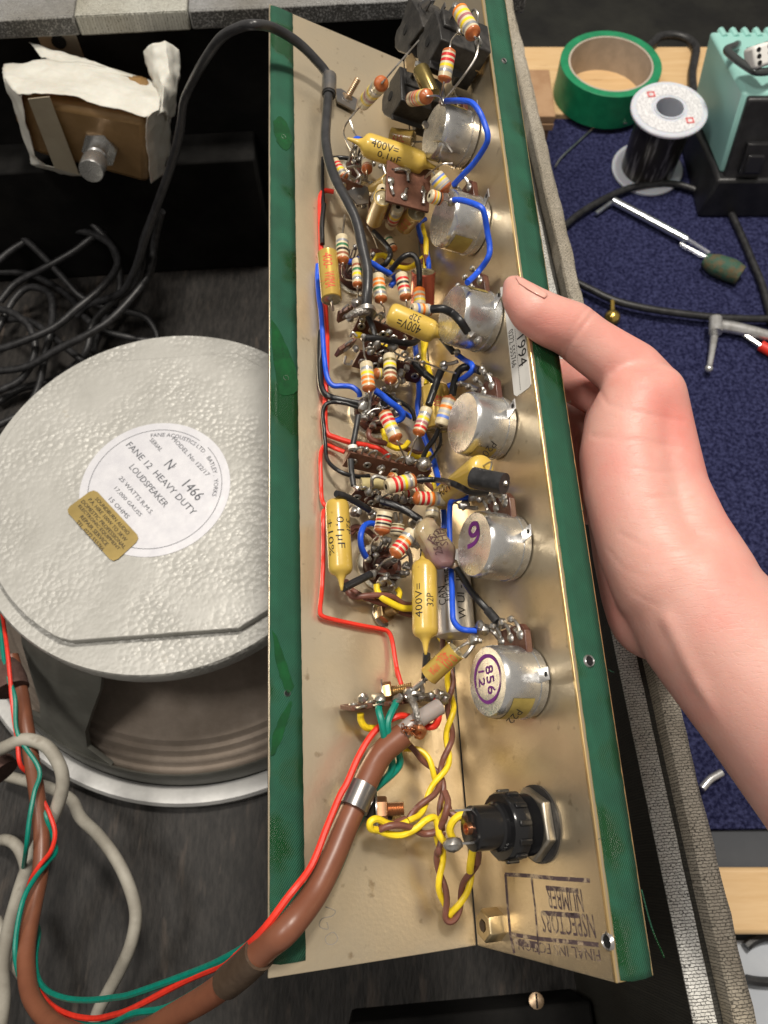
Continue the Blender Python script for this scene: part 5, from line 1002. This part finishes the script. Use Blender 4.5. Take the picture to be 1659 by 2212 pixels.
# ------------------------------------------------------------------ third row
socket('Z4', 430, 235, 120, 0, 9, .2)
wire('black', 'Z3', [(115, 560, 3), (108, 700, 3), (112, 900, 3), (135, 1000, 4), (180, 1035, 5), (260, 1058, 7), (390, 1085, 9)], .0013)
wire('black', 'Z4', [(360, 178, 9), (280, 150, 8), (190, 138, 6), (135, 155, 5), (118, 210, 4), (125, 300, 4), (135, 420, 4), (145, 510, 5), (190, 565, 7), (260, 605, 9), (350, 625, 9), (420, 620, 8)], .0013)
wire('blue', 'Z3', [(510, 990, 14), (560, 1025, 14), (620, 1075, 14), (680, 1120, 13), (710, 1160, 12), (700, 1195, 10), (660, 1215, 8)], .0014); wire('blue', 'Z4', [(600, 175, 6), (660, 215, 6), (700, 240, 6)], .0016)
wire('black', 'Z4', [(520, 85, 10), (600, 125, 11), (670, 165, 11), (705, 205, 11), (720, 260, 10)], .0014)
resistor('Z4', (520, 210, 18), (598, 380, 20), 46, 'rrys', 'e', 'e', [(500, 180, 16), (450, 185, 14), (410, 215, 12)], [(650, 490, 14), (668, 510, 13)])
resistor('Z4', (798, 180, 24), (742, 345, 22), 42, 'syvr', '', 'e', None, [(715, 400, 18), (690, 470, 14), (675, 510, 13)])
resistor('Z4', (948, 112, 30), (890, 295, 26), 47, 'aoab', 'e', '', None, None)
filmcap('Z4', (850, 40, 16), (868, 320, 8), 92, 'amber film capacitor half hidden behind the fourth potentiometer', [('400', .3, .55, .2, .005)], None)
wire('black', 'Z4', [(878, 310, 24), (845, 380, 20), (800, 440, 16), (772, 500, 13)], .0016); wire('black', 'Z4', [(885, 340, 14), (885, 410, 13), (850, 480, 12), (810, 530, 12)], .0011)
MB().blob(L('Z4', 778, 545, 13), .0031, jit=.02, n=14).build('solder_joint', M_tin, CH); solder('Z4', 690, 520, 13, .0028, k=.7)
sleeve('Z4', [(350, 225, 14), (335, 310, 13), (312, 430, 12)], .0016); sleeve('Z4', [(300, 510, 10), (305, 600, 9), (318, 685, 9)], .0017)
MB().tube(LS('Z4', [(312, 425, 12.5), (314, 448, 12.5)]), .0019, 12).build('bead', M_wire['white'], CH)
wire('red', 'Z4', [(260, 465, 5), (200, 442, 3), (145, 420, 3), (115, 440, 2.5), (103, 500, 2.5), (105, 640, 2.5), (110, 760, 3), (130, 812, 4), (170, 840, 3)], .0013)
wire('red', 'Z4', [(200, 828, 3), (135, 838, 2.5), (120, 880, 2.5), (122, 1000, 2.5), (120, 1200, 2.5), ('Z5', 112, 700, 2.5), ('Z5', 100, 830, 2.5), ('Z5', 115, 872, 2.5), ('Z5', 190, 895, 2.5), ('Z5', 350, 930, 2.5), ('Z5', 500, 958, 2.5), ('Z5', 545, 975, 2.5), ('Z5', 570, 1030, 2.5), ('Z5', 590, 1150, 3), ('Z5', 610, 1270, 5), ('Z6', 545, 200, 7), ('Z6', 575, 300, 9), ('Z6', 600, 365, 10)], .0013)
wire('brown', 'Z4', [(430, 310, 6), (415, 345, 7), (440, 385, 7), (520, 405, 7), (600, 415, 6), (700, 460, 5), (780, 480, 4)], .0018); wire('yellow', 'Z4', [(510, 320, 6), (525, 370, 7), (540, 410, 7), (600, 440, 7), (650, 430, 8), (680, 395, 9)], .0017); wire('yellow', 'Z4', [(680, 470, 6), (720, 495, 7), (780, 495, 7), (815, 475, 6)], .0017)
wire('yellow', 'Z4', [(800, 620, 5), (840, 660, 5), (860, 720, 5)], .0016); wire('brown', 'Z4', [(790, 660, 4), (850, 720, 4), (870, 760, 4)], .0016)
tagstrip('Z4', (300, 455, 12), (830, 580, 11), .0085, 6, tilt=.35, th=.002); tagstrip('Z4', (330, 705, 11), (480, 740, 11), .007, 2, m_=M_phen, tilt=.2); tagstrip('Z4', (420, 745, 10), (720, 800, 10), .006, 4, m_=M_phen, tilt=.3)
for x, y, h, r in ((380, 165, 11, .003), (395, 200, 10, .0024), (385, 240, 12, .0024), (445, 290, 9, .002), (610, 150, 9, .0022), (600, 210, 9, .0022), (420, 725, 14, .0022), (480, 770, 12, .002), (640, 770, 14, .0024), (690, 775, 13, .0022), (540, 800, 11, .002), (320, 850, 6, .0026), (440, 870, 7, .0026), (710, 920, 7, .0026), (600, 760, 11, .002), (400, 450, 12, .0016), (505, 570, 11, .0018)): solder('Z4', x, y, h, r, k=1.3)
for pts in ([(420, 60, 17), (425, 130, 14), (415, 220, 11)], [(440, 690, 17), (440, 640, 20), (470, 622, 21), (530, 640, 21)], [(320, 690, 10), (345, 700, 11), (380, 705, 11)], [(490, 610, 10), (515, 580, 11)], [(395, 110, 10), (380, 160, 11)], [(590, 860, 10), (600, 920, 8), (630, 920, 8), (625, 860, 10)]): lead(CH, LS('Z4', pts), .0008)
filmcap('Z4', (365, 672, 13), (525, 672, 15), 42, 'clear glassy film capacitor lying left of the banded resistor', (), mat('pale_film', (.52, .44, .22), .12, .2, (.42, .33, .14), 60, coat=.7))
resistor('Z4', (530, 692, 20), (712, 650, 22), 52, 'rrys', '', 'e'); resistor('Z4', (722, 765, 20), (915, 772, 22), 46, 'rros', 'e', '', [(690, 770, 16), (640, 770, 14)], [(960, 790, 24), (1040, 815, 30)]); resistor('Z4', (560, 625, 13), (590, 630, 12), 30, 'y', 'e', ''); resistor('Z4', (640, 735, 14), (740, 720, 15), 30, 'rr', '', 'e')
wire('black', 'Z4', [(725, 652, 23), (800, 645, 25), (880, 650, 30), (960, 668, 0, 31), (1030, 700, 0, 27), (1090, 728, 0, 23), (1190, 728, 0, 16)], .0017)
dipcap('Z4', (885, 775, 13), (1165, 555, 0, 15), 84, 'mustard yellow capacitor slanting between the fourth and fifth potentiometers', (False, False), [('400V', .25, .55, .5, .004)], None, [(1215, 530, 0, 15), (1215, 570, 0, 17), (1190, 610, 0, 19)])
MB().tube(LS('Z4', [(1100, 630, 0, 25), (1200, 652, 0, 22), (1305, 672, 0, 19)]), .0036, 20).build('rubber_sleeve', M_black, CH); lead(CH, LS('Z4', [(1290, 670, 0, 19.5), (1312, 668, 0, 18.5), (1300, 690, 0, 16), (1240, 740, 0, 14)]), .0008)
wire('blue', 'Z4', [(1070, 762, 33), (1000, 768, 30), (960, 785, 28), (948, 830, 26), (946, 950, 24), (948, 1100, 24), ('Z5', 950, 480, 25), ('Z5', 960, 650, 27), ('Z5', 965, 830, 30), ('Z5', 972, 900, 31), ('Z5', 1010, 950, 33), ('Z5', 1060, 965, 35), ('Z5', 1125, 968, 37)], .0016)
wire('blue', 'Z4', [(1150, 690, 42), (1180, 700, 42), (1210, 690, 43)], .0016)
for x, y, h, r in ((1095, 762, 36, .0022), (1225, 740, 42, .0028), (1300, 765, 45, .002), (1040, 815, 31, .0026), (1190, 770, 41, .0018)): solder('Z4', x, y, h, r, k=1.3)
lead(CH, LS('Z4', [(1095, 765, 36), (1160, 765, 39), (1210, 785, 42)]), .001); lead(CH, LS('Z4', [(1235, 740, 43), (1280, 760, 45), (1310, 790, 45)]), .0008); lead(CH, LS('Z4', [(1040, 815, 31), (1090, 830, 34), (1130, 830, 36)]), .0009)

# ------------------------------------------------------------------ fourth row
socket('Z5', 490, 555, 125, 0, 9, .5)
dipcap('Z5', (210, 115, 17), (236, 600, 17), 79, 'mustard yellow capacitor marked 0,1 beside the red wire', (False, True), [('0,1µF', .28, .70, .12, .0034), ('±10%', .30, .78, -.72, .0025), ('32P', .30, .50, 1.0, .0024)], [(205, 90, 20)])
sleeve('Z5', [(205, 72, 22), (270, 92, 20), (350, 135, 16), (420, 180, 12)], .0018); sleeve('Z5', [(250, 690, 15), (330, 650, 14), (430, 600, 13)], .0021)
wire('black', 'Z5', [(500, 120, 14), (580, 145, 17), (660, 185, 19), (760, 245, 22)], .0022)
resistor('Z5', (525, 190, 24), (503, 325, 22), 53, 'krkn', '', 'e', None, [(490, 340, 18), (440, 390, 12), (430, 470, 8)])
resistor('Z5', (610, 270, 15), (600, 350, 14), 46, 'drk', '', ''); resistor('Z5', (705, 320, 27), (585, 470, 25), 48, 'oorr'[::-1] if False else 'sorr', '', 'e', [(720, 310, 20)], [(530, 510, 20), (470, 560, 14)])
resistor('Z5', (835, 165, 18), (830, 230, 18), 44, 's', '', '')
wire('blue', 'Z5', [(465, 272, 9), (420, 268, 11), (385, 290, 12), (365, 345, 13), (368, 410, 12), (385, 460, 10), (405, 495, 8)], .0018)
dipcap('Z5', (780, 515, 27), (788, 1010, 27), 84, 'large mustard yellow capacitor marked 400V 32P next to the aluminium can', (True, True), [('400V=', .78, .34, -.50, .0030), ('32P', .64, .47, .42, .0028)])
sleeve('Z5', [(782, 430, 24), (780, 480, 26)], .0022); sleeve('Z5', [(797, 1120, 27), (792, 1200, 24), (785, 1280, 20)], .0019)
# hand-written flat capacitor
hx = [(762, 245), (810, 218), (855, 222), (920, 320), (985, 400), (1000, 430), (992, 510), (985, 545), (950, 545), (890, 550), (845, 500), (800, 400), (745, 310)]
M_mauve = mat('mauve_wax', (.33, .26, .15), .28, 0, (.20, .11, .11), 35, .42, .58, coat=.5, bump=.1, bscale=200, sss=.2)
hc = MB().prism([L('Z5', x, y, 34) for x, y in hx], -EZ*.006).build('capacitor', M_mauve, CH, bevel=.0016, label='flat waxy mauve and cream capacitor with handwriting')
mb = MB(); hf = lambda x, y: L('Z5', x, y, 34.15)
text_mb(mb, 'LHS', hf(860, 465), hf(925, 330), EZ, .003) if False else None
text_mb(mb, 'SHH', hf(915, 410), hf(880, 300), EZ, .0036); text_mb(mb, '254.7', hf(880, 470), hf(840, 345), EZ, .0036); text_mb(mb, 'En', hf(820, 385), hf(860, 310), EZ, .003)
mb.build('handwriting', mat('brown_ink', (.10, .05, .05), .6), hc, sharp=180)
lead(hc, LS('Z5', [(760, 245, 31), (735, 270, 26), (740, 310, 20)]), .0006)
MB().tube(LS('Z5', [(968, 530, 31), (985, 548, 32), (995, 560, 32)]), [.002, .0014, .0010], 10).build('wax_tail', M_mauve, hc)
wire('black', 'Z5', [(990, 558, 32), (1030, 620, 34), (1080, 700, 37), (1135, 770, 40), (1190, 830, 42), (1255, 905, 45)], .0019); sleeve('Z5', [(1195, 835, 42.5), (1225, 870, 44), (1258, 908, 45.5)], .0023)
# aluminium can with print
ca, cb = L('Z5', 945, 470, 17), L('Z5', 985, 1010, 17); rc_ = wpx((ca+cb)/2, 128*zk('Z5')); d_ = cb-ca; ln = d_.length
M_alc = mat('aluminium', (.62, .62, .63), .34, .75, (.5, .5, .51), 30, bump=.08, bscale=200)
can = MB().lathe([(.0001, 0), (rc_*.96, 0), (rc_, rc_*.05), (rc_, ln*.95), (rc_*.93, ln*.985), (rc_*.7, ln), (rc_*.6, ln*1.012), (.0001, ln*1.012)], ca, d_, 40).build('capacitor', M_alc, CH, label='printed aluminium can capacitor behind the blue wire')
mb = MB(); up_ = CAM-(ca+cb)/2
for s_, t0, t1, an, hg in (('CAN', .66, .44, -.55, .0034), ('NEGATIVE', .62, .24, -.12, .0034), ('W UI - JF', .84, .30, .50, .0040)): text_cyl(mb, s_, ca, cb, rc_*1.006, up_, t0, t1, an, hg)
mb.build('printed_text', M_ink, can, sharp=180)
filmcap('Z5', (990, 1095, 34), (808, 1265, 24), 70, 'gold film capacitor with red figures beside the lowest potentiometer', [('400-', .18, .50, -.42, .0036), ('0.01', .08, .42, .38, .0038), ('WMA', .52, .82, -.1, .003)], None, [(1040, 1060, 37), (1090, 1030, 38)], [(770, 1310, 18), (720, 1360, 14)])
lead(CH, LS('Z5', [(1040, 1140, 36), (1075, 1100, 38), (1100, 1060, 39)]), .0008)
for x, y, h, r in ((1100, 1030, 39, .0026), (1150, 935, 39, .0024), (1175, 960, 40, .0026), (1285, 925, 46, .0024), (410, 500, 8, .002), (445, 600, 10, .0022), (500, 650, 9, .0022), (565, 665, 9, .0022), (450, 430, 9, .002), (520, 380, 10, .0024), (660, 545, 8, .0022), (640, 600, 8, .002), (340, 190, 6, .0028), (430, 195, 8, .002), (740, 410, 12, .002)): solder('Z5', x, y, h, r, k=1.3)
for pts in ([(1110, 1030, 39), (1160, 1035, 41)], [(1180, 960, 40), (1225, 970, 42), (1270, 1020, 43)], [(1285, 925, 46), (1340, 945, 47), (1390, 965, 47)], [(500, 645, 10), (530, 630, 12), (565, 665, 10)], [(740, 410, 14), (700, 410, 16), (720, 380, 18)], [(640, 545, 9), (690, 560, 9), (690, 480, 12), (670, 430, 14)]): lead(CH, LS('Z5', pts), .0009)
wire('brown', 'Z5', [(470, 370, 4), (430, 330, 5), (380, 300, 5), (330, 290, 5), (300, 310, 4)], .0017); wire('brown', 'Z5', [(300, 335, 3), (340, 300, 4), (400, 300, 4)], .0017)
wire('brown', 'Z5', [(270, 640, 4), (275, 700, 5), (320, 745, 6), (400, 740, 8), (500, 735, 9), (580, 750, 9), (640, 790, 8), (700, 800, 7)], .0017); wire('brown', 'Z5', [(300, 700, 3), (380, 745, 4), (450, 770, 4), (560, 810, 4), (640, 850, 4), (700, 865, 4)], .0017)
wire('yellow', 'Z5', [(468, 665, 8), (475, 710, 8), (510, 755, 9), (580, 795, 9), (640, 820, 9), (700, 822, 8)], .0019); wire('yellow', 'Z5', [(600, 690, 6), (620, 720, 6), (615, 770, 5), (660, 800, 5), (700, 795, 5)], .0017)
def twist(z, pts, r=.0014, pitch=.016, a0=0., cols=('yellow', 'brown'), off=None):
    Q = crom(LS(z, pts), 10); off = off or r*1.05; s_ = 0; P2 = ([], []); x = None
    for i, q in enumerate(Q):
        T = (Q[min(i+1, len(Q)-1)]-Q[max(i-1, 0)]).normalized()
        if x is None: x, _ = perp(T)
        x = (x-T*x.dot(T)).normalized(); y = T.cross(x)
        if i: s_ += (q-Q[i-1]).length
        a = a0+2*math.pi*s_/pitch
        for k in (0, 1): P2[k].append(q+(x*math.cos(a+math.pi*k)+y*math.sin(a+math.pi*k))*off)
    for k in (0, 1): MB().tube(P2[k], r, 9, smooth=2).build('wire', M_wire[cols[k]], CH)
twist('Z5', [(890, 1000, 6), (920, 1100, 7), (945, 1230, 8), ('Z6', 865, 320, 8), ('Z6', 866, 440, 9), ('Z6', 860, 560, 9), ('Z6', 850, 700, 10), ('Z6', 815, 820, 10), ('Z6', 760, 930, 10), ('Z6', 690, 1030, 10), ('Z6', 610, 1110, 10)], .0011, .021, 1.0)
twist('Z6', [(590, 655, 5), (680, 700, 6), (750, 780, 7), (800, 870, 8), (825, 960, 9), (815, 1060, 10), (800, 1150, 11)], .0011, .019, .5)
twist('Z6', [(800, 1170, 12), (798, 1270, 11), ('Z7', 715, 340, 10), ('Z7', 715, 440, 9), ('Z7', 735, 540, 8), ('Z7', 750, 600, 8), ('Z7', 785, 560, 10), ('Z7', 820, 460, 13), ('Z7', 848, 380, 17), ('Z7', 850, 300, 20)], .0011, .022, .2)
wire('yellow', 'Z6', [(610, 1110, 12), (560, 1130, 12), (490, 1120, 13), (430, 1092, 14), (390, 1110, 14), (392, 1150, 13), (440, 1160, 12), (500, 1185, 12), (580, 1188, 13), (660, 1150, 15), (720, 1100, 16), (770, 1085, 16), (790, 1130, 16), (800, 1190, 16), (850, 1240, 17), (900, 1238, 19)], .0018)
wire('brown', 'Z6', [(600, 1095, 10), (560, 1110, 10), (440, 1160, 11), (480, 1140, 14), (560, 1130, 15), (640, 1150, 14), (710, 1180, 13), (780, 1165, 15), (820, 1110, 18), (840, 1050, 20), (850, 990, 20), (830, 930, 18)], .0018)
wire('yellow', 'Z6', [(885, 1225, 22), (862, 1160, 24), (885, 1100, 26), (940, 1065, 28), (1010, 1072, 29), (1040, 1130, 28), (1030, 1200, 26), (1000, 1270, 24), (985, 1357, 21), ('Z7', 830, 420, 18)], .0019)
wire('brown', 'Z6', [(845, 1000, 18), (870, 1060, 19), (940, 1090, 21), (960, 1150, 23), (985, 1220, 24), (1020, 1300, 23), (1025, 1357, 21)], .0018)

# ------------------------------------------------------------------ bottom tag strip where the brown cable ends
tagstrip('Z6', (275, 440, 12), (860, 360, 12), .009, 6, tilt=-.2, tags=(0, 1, 2, 3, 4, 5))
for x, y, h, r in ((345, 375, 15, .0024), (440, 375, 15, .0026), (550, 380, 14, .0022), (615, 350, 15, .0026), (640, 385, 15, .0024), (690, 365, 15, .0024), (740, 370, 15, .0022), (790, 355, 15, .0026), (830, 385, 14, .0022)): solder('Z6', x, y, h, r, k=1.6)
for pts in ([(600, 370, 15), (650, 345, 17), (700, 355, 17), (760, 375, 15)], [(780, 360, 15), (820, 345, 17), (855, 365, 15)], [(600, 360, 15), (660, 310, 18), (710, 270, 22)], [(690, 290, 20), (700, 330, 18), (690, 365, 15)]): lead(CH, LS('Z6', pts), .0009)
MB().tube(LS('Z6', [(625, 370, 16), (655, 430, 21), (670, 500, 22), (690, 560, 20)]), [.0014, .0013, .0011, .0014], 9).build('braid', MATS['braid_tin'], CH)
M_cop = mat('copper_strand', (.60, .27, .13), .35, .9)
for k in range(26):
    a = random.uniform(0, 6.28); c_ = (585+random.uniform(-15, 40), 545+random.uniform(-25, 35), 16.5); e_ = (c_[0]+random.uniform(10, 90), c_[1]+random.uniform(-10, 60), 17+random.uniform(-2, 5)); m_ = ((c_[0]+e_[0])/2+random.uniform(-20, 20), (c_[1]+e_[1])/2+random.uniform(-30, 10), 20+random.uniform(0, 3))
    MB().tube(LS('Z6', [c_, m_, e_]), .00022, 5).build('copper_strand', M_cop, CH)
MB().tube(LS('Z6', [(660, 575, 19), (680, 550, 22), (705, 570, 21), (690, 600, 19), (660, 595, 19)]), .0012, 8).build('braid', M_cop, CH)
wire('red', 'Z6', [(765, 385, 15), (785, 430, 17), (795, 490, 18), (770, 540, 16), (720, 545, 14), (680, 540, 12)], .0019)
wire('yellow', 'Z6', [(332, 465, 9), (335, 510, 8), (365, 550, 7), (430, 555, 6)], .0019)
wire('black', 'Z5', [(545, 610, 6), (560, 640, 5)], .001)

# ------------------------------------------------------------------ the hand: one continuous skin grown round its bones
M_skin = mat('skin', (.56, .29, .24), .46, 0, (.61, .355, .305), 30, .3, .7, bump=.22, bscale=1100, bdist=.0003, sss=.35, spot=(26, .43, .72, (.60, .22, .185)), detail=4)
N, LK, b = nodes_of(M_skin)
# fine creases across the hand on top of the pore relief
tc = N.new('ShaderNodeTexCoord'); mp = N.new('ShaderNodeMapping'); mp.inputs['Rotation'].default_value = (0, 0, math.radians(-18)); mp.inputs['Scale'].default_value = (55, 480, 240); LK.new(tc.outputs['Object'], mp.inputs[0])
nz = N.new('ShaderNodeTexNoise'); nz.inputs['Scale'].default_value = 1; nz.inputs['Detail'].default_value = 4; nz.inputs['Distortion'].default_value = .6; LK.new(mp.outputs[0], nz.inputs['Vector'])
sb = N.new('ShaderNodeMath'); sb.operation = 'SUBTRACT'; LK.new(nz.outputs['Fac'], sb.inputs[0]); sb.inputs[1].default_value = .5
ab = N.new('ShaderNodeMath'); ab.operation = 'ABSOLUTE'; LK.new(sb.outputs[0], ab.inputs[0])
rp = N.new('ShaderNodeMapRange'); rp.inputs[1].default_value = 0; rp.inputs[2].default_value = .03; LK.new(ab.outputs[0], rp.inputs[0])
old = [l.from_node for l in LK if l.to_node == b and l.to_socket.name == 'Normal'][0]
bp = N.new('ShaderNodeBump'); bp.inputs['Strength'].default_value = .2; bp.inputs['Distance'].default_value = .0003; LK.new(rp.outputs[0], bp.inputs['Height']); LK.new(old.outputs[0], bp.inputs['Normal']); LK.new(bp.outputs[0], b.inputs['Normal'])
HB = MB()
def ball(P, r): HB.blob(P, r, jit=0, n=16)
def chain(pts, n=7):
    for (P, r), (Q, s) in zip(pts, pts[1:]):
        for i in range(n+1): t_ = i/n; ball(P.lerp(Q, t_), r+(s-r)*t_)
def hp(x, y, d, rp_): P = atd('R2', x, y, d); return P, wpx(P, rp_*zk('R2'))
def tl_(x, y, rp_, e=0.):     # resting on the lip plane
    P = onpl('R2', x, y, lo+EZ*.001, EZ); r = wpx(P, rp_*zk('R2')); d = depth(P)-r/.83*.88-e; P = atd('R2', x, y, d); return P, wpx(P, rp_*zk('R2'))
# thumb
chain([tl_(158, 292, 58), tl_(195, 360, 98), tl_(255, 420, 122), tl_(350, 475, 134), tl_(455, 515, 140, .001), tl_(545, 590, 142, .001), tl_(640, 655, 150, .002), tl_(760, 740, 165, .002), tl_(860, 850, 168, .001)], 6)
# knuckle at the thumb base and thenar pad
chain([hp(868, 862, .279, 176), hp(878, 980, .2805, 190), hp(900, 1150, .279, 205), hp(950, 1350, .274, 205), hp(1035, 1560, .268, 220), hp(1150, 1800, .262, 255)], 7)
chain([hp(790, 900, .279, 200), hp(745, 1040, .279, 225), hp(735, 1180, .277, 238), hp(760, 1330, .274, 245), hp(800, 1480, .271, 248), hp(860, 1640, .268, 262), hp(960, 1800, .264, 300)], 7)
# heel and outer side of the palm, farther from the camera
chain([hp(690, 1000, .300, 170), hp(670, 1200, .302, 170), hp(720, 1400, .300, 190), hp(770, 1650, .293, 205), hp(820, 1850, .285, 215), hp(900, 1960, .278, 260)], 7)
chain([hp(850, 1000, .305, 200), hp(860, 1200, .310, 220), hp(900, 1500, .303, 240), hp(1000, 1800, .290, 260)], 6)
chain([hp(760, 900, .305, 150), hp(600, 850, .312, 120), hp(490, 790, .318, 115), hp(410, 770, .322, 105)], 7)
# wrist and forearm
chain([hp(1040, 1860, .264, 335), hp(1160, 2020, .262, 372), hp(1315, 2200, .258, 392), hp(1520, 2420, .252, 425), hp(1760, 2720, .246, 450), hp(2050, 3080, .240, 480), hp(2500, 3650, .232, 520)], 8)
# tendon ridges at the wrist
chain([hp(905, 1700, .258, 60), hp(960, 2000, .2475, 50), hp(1120, 2330, .2435, 45), hp(1320, 2640, .240, 40)], 14)
chain([hp(1010, 1760, .253, 60), hp(1120, 2040, .2455, 50), hp(1290, 2330, .2415, 45)], 14)
# fingers wrapping under the chassis wall
for k, (x0, y0, ln_) in enumerate(((700, 880, 1.0), (660, 1030, 1.06), (640, 1190, 1.0), (640, 1340, .84))):
    a_, r0 = hp(x0, y0, .318, 105-6*(k == 3)*2)
    out_ = (EX*.25-EZ*.9+EU*.05).normalized(); inw = (-EX*.9-EZ*.35).normalized(); inw2 = (-EX*.8+EZ*.15).normalized()
    j1 = a_+out_*(.022*ln_); j2 = j1+inw*(.030*ln_); j3 = j2+inw2*(.022*ln_)
    chain([(a_, r0), (a_.lerp(j1, .6)+EX*.003, .0095), (j1, .0093), (j2, .0082), (j3, .0066)], 8)
ho = HB.build('person', M_skin, None, sharp=180)
rm = ho.modifiers.new('remesh', 'REMESH'); rm.mode = 'VOXEL'; rm.voxel_size = .0011; rm.use_smooth_shade = True
sm = ho.modifiers.new('smooth', 'SMOOTH'); sm.factor = .5; sm.iterations = 20
dg = bpy.context.evaluated_depsgraph_get(); me = bpy.data.meshes.new_from_object(ho.evaluated_get(dg)); ho.modifiers.clear(); ho.data = me
for p in me.polygons: p.use_smooth = True
# flexion creases pressed into the skin along measured lines
cr = [([(600, 830), (640, 900), (750, 930), (900, 960), (1030, 985)], .0006), ([(560, 1060), (700, 1080), (850, 1090), (1000, 1120)], .0007), ([(780, 1230), (900, 1250), (1020, 1245)], .0005), ([(410, 690), (440, 600), (500, 520), (560, 440), (600, 405)], .0009), ([(700, 1560), (850, 1640), (1000, 1630), (1150, 1570)], .0005), ([(640, 1640), (720, 1740), (850, 1790), (1000, 1760)], .0003), ([(850, 1380), (980, 1370), (1120, 1390)], .0005), ([(760, 1860), (830, 1900), (900, 1930)], .0003), ([(800, 1080), (860, 1115), (960, 1120)], .0004), ([(395, 640), (470, 500), (545, 385)], .0005)]
segs = []
for pts_, dp in cr:
    q_ = [px('R2', *p) for p in pts_]
    for a, c in zip(q_, q_[1:]): segs.append((a, c, dp))
for v in me.vertices:
    P = ho.location+v.co; q = P-CAM; d = q.dot(AF)
    if v.normal.dot(-q) < 0: continue
    x, y = CX+FPX*q.dot(AX)/d, CY-FPX*q.dot(AU)/d; s_ = 0
    for (ax_, ay), (bx_, by), dp in segs:
        dx, dy = bx_-ax_, by-ay; t_ = max(0, min(1, ((x-ax_)*dx+(y-ay)*dy)/(dx*dx+dy*dy))); e = math.hypot(x-ax_-dx*t_, y-ay-dy*t_)
        if e < 22: s_ = max(s_, dp*.55*math.exp(-(e/4.0)**2))
    if s_: v.co -= v.normal*s_
tag(ho, 'bare right hand and forearm gripping the chassis by its green taped lip', 'person')
# thumb nail on the upper edge of the thumb
nl = MB(); npts = [[(172, 246), (212, 264), (265, 298), (330, 342)], [(172, 258), (225, 292), (275, 322), (325, 352)], [(188, 285), (232, 315), (275, 340), (315, 360)]]
from mathutils.bvhtree import BVHTree
bv = BVHTree.FromPolygons([ho.location+v.co for v in me.vertices], [tuple(p.vertices) for p in me.polygons])
def onskin(x, y, e=.0004):
    d = ray(*px('R2', x, y)).normalized(); h_ = bv.ray_cast(CAM, d)
    if h_[0] is None:
        h_ = bv.find_nearest(atd('R2', x, y, .275))
    return h_[0]+h_[1]*e
rows = [[onskin(*p) for p in r_] for r_ in npts]
def nf(u, v):
    a = u*3; i = min(int(a), 2); a -= i; c = v*2; j = min(int(c), 1); c -= j
    return (rows[j][i]*(1-a)+rows[j][i+1]*a)*(1-c)+(rows[j+1][i]*(1-a)+rows[j+1][i+1]*a)*c
o = nl.grid(nf, 12, 8).build('thumb_nail', mat('nail', (.62, .30, .25), .25, 0, (.66, .35, .29), 60, coat=.4), ho, sharp=180)
s2 = o.modifiers.new('solid', 'SOLIDIFY'); s2.thickness = .0005; s2.offset = 0
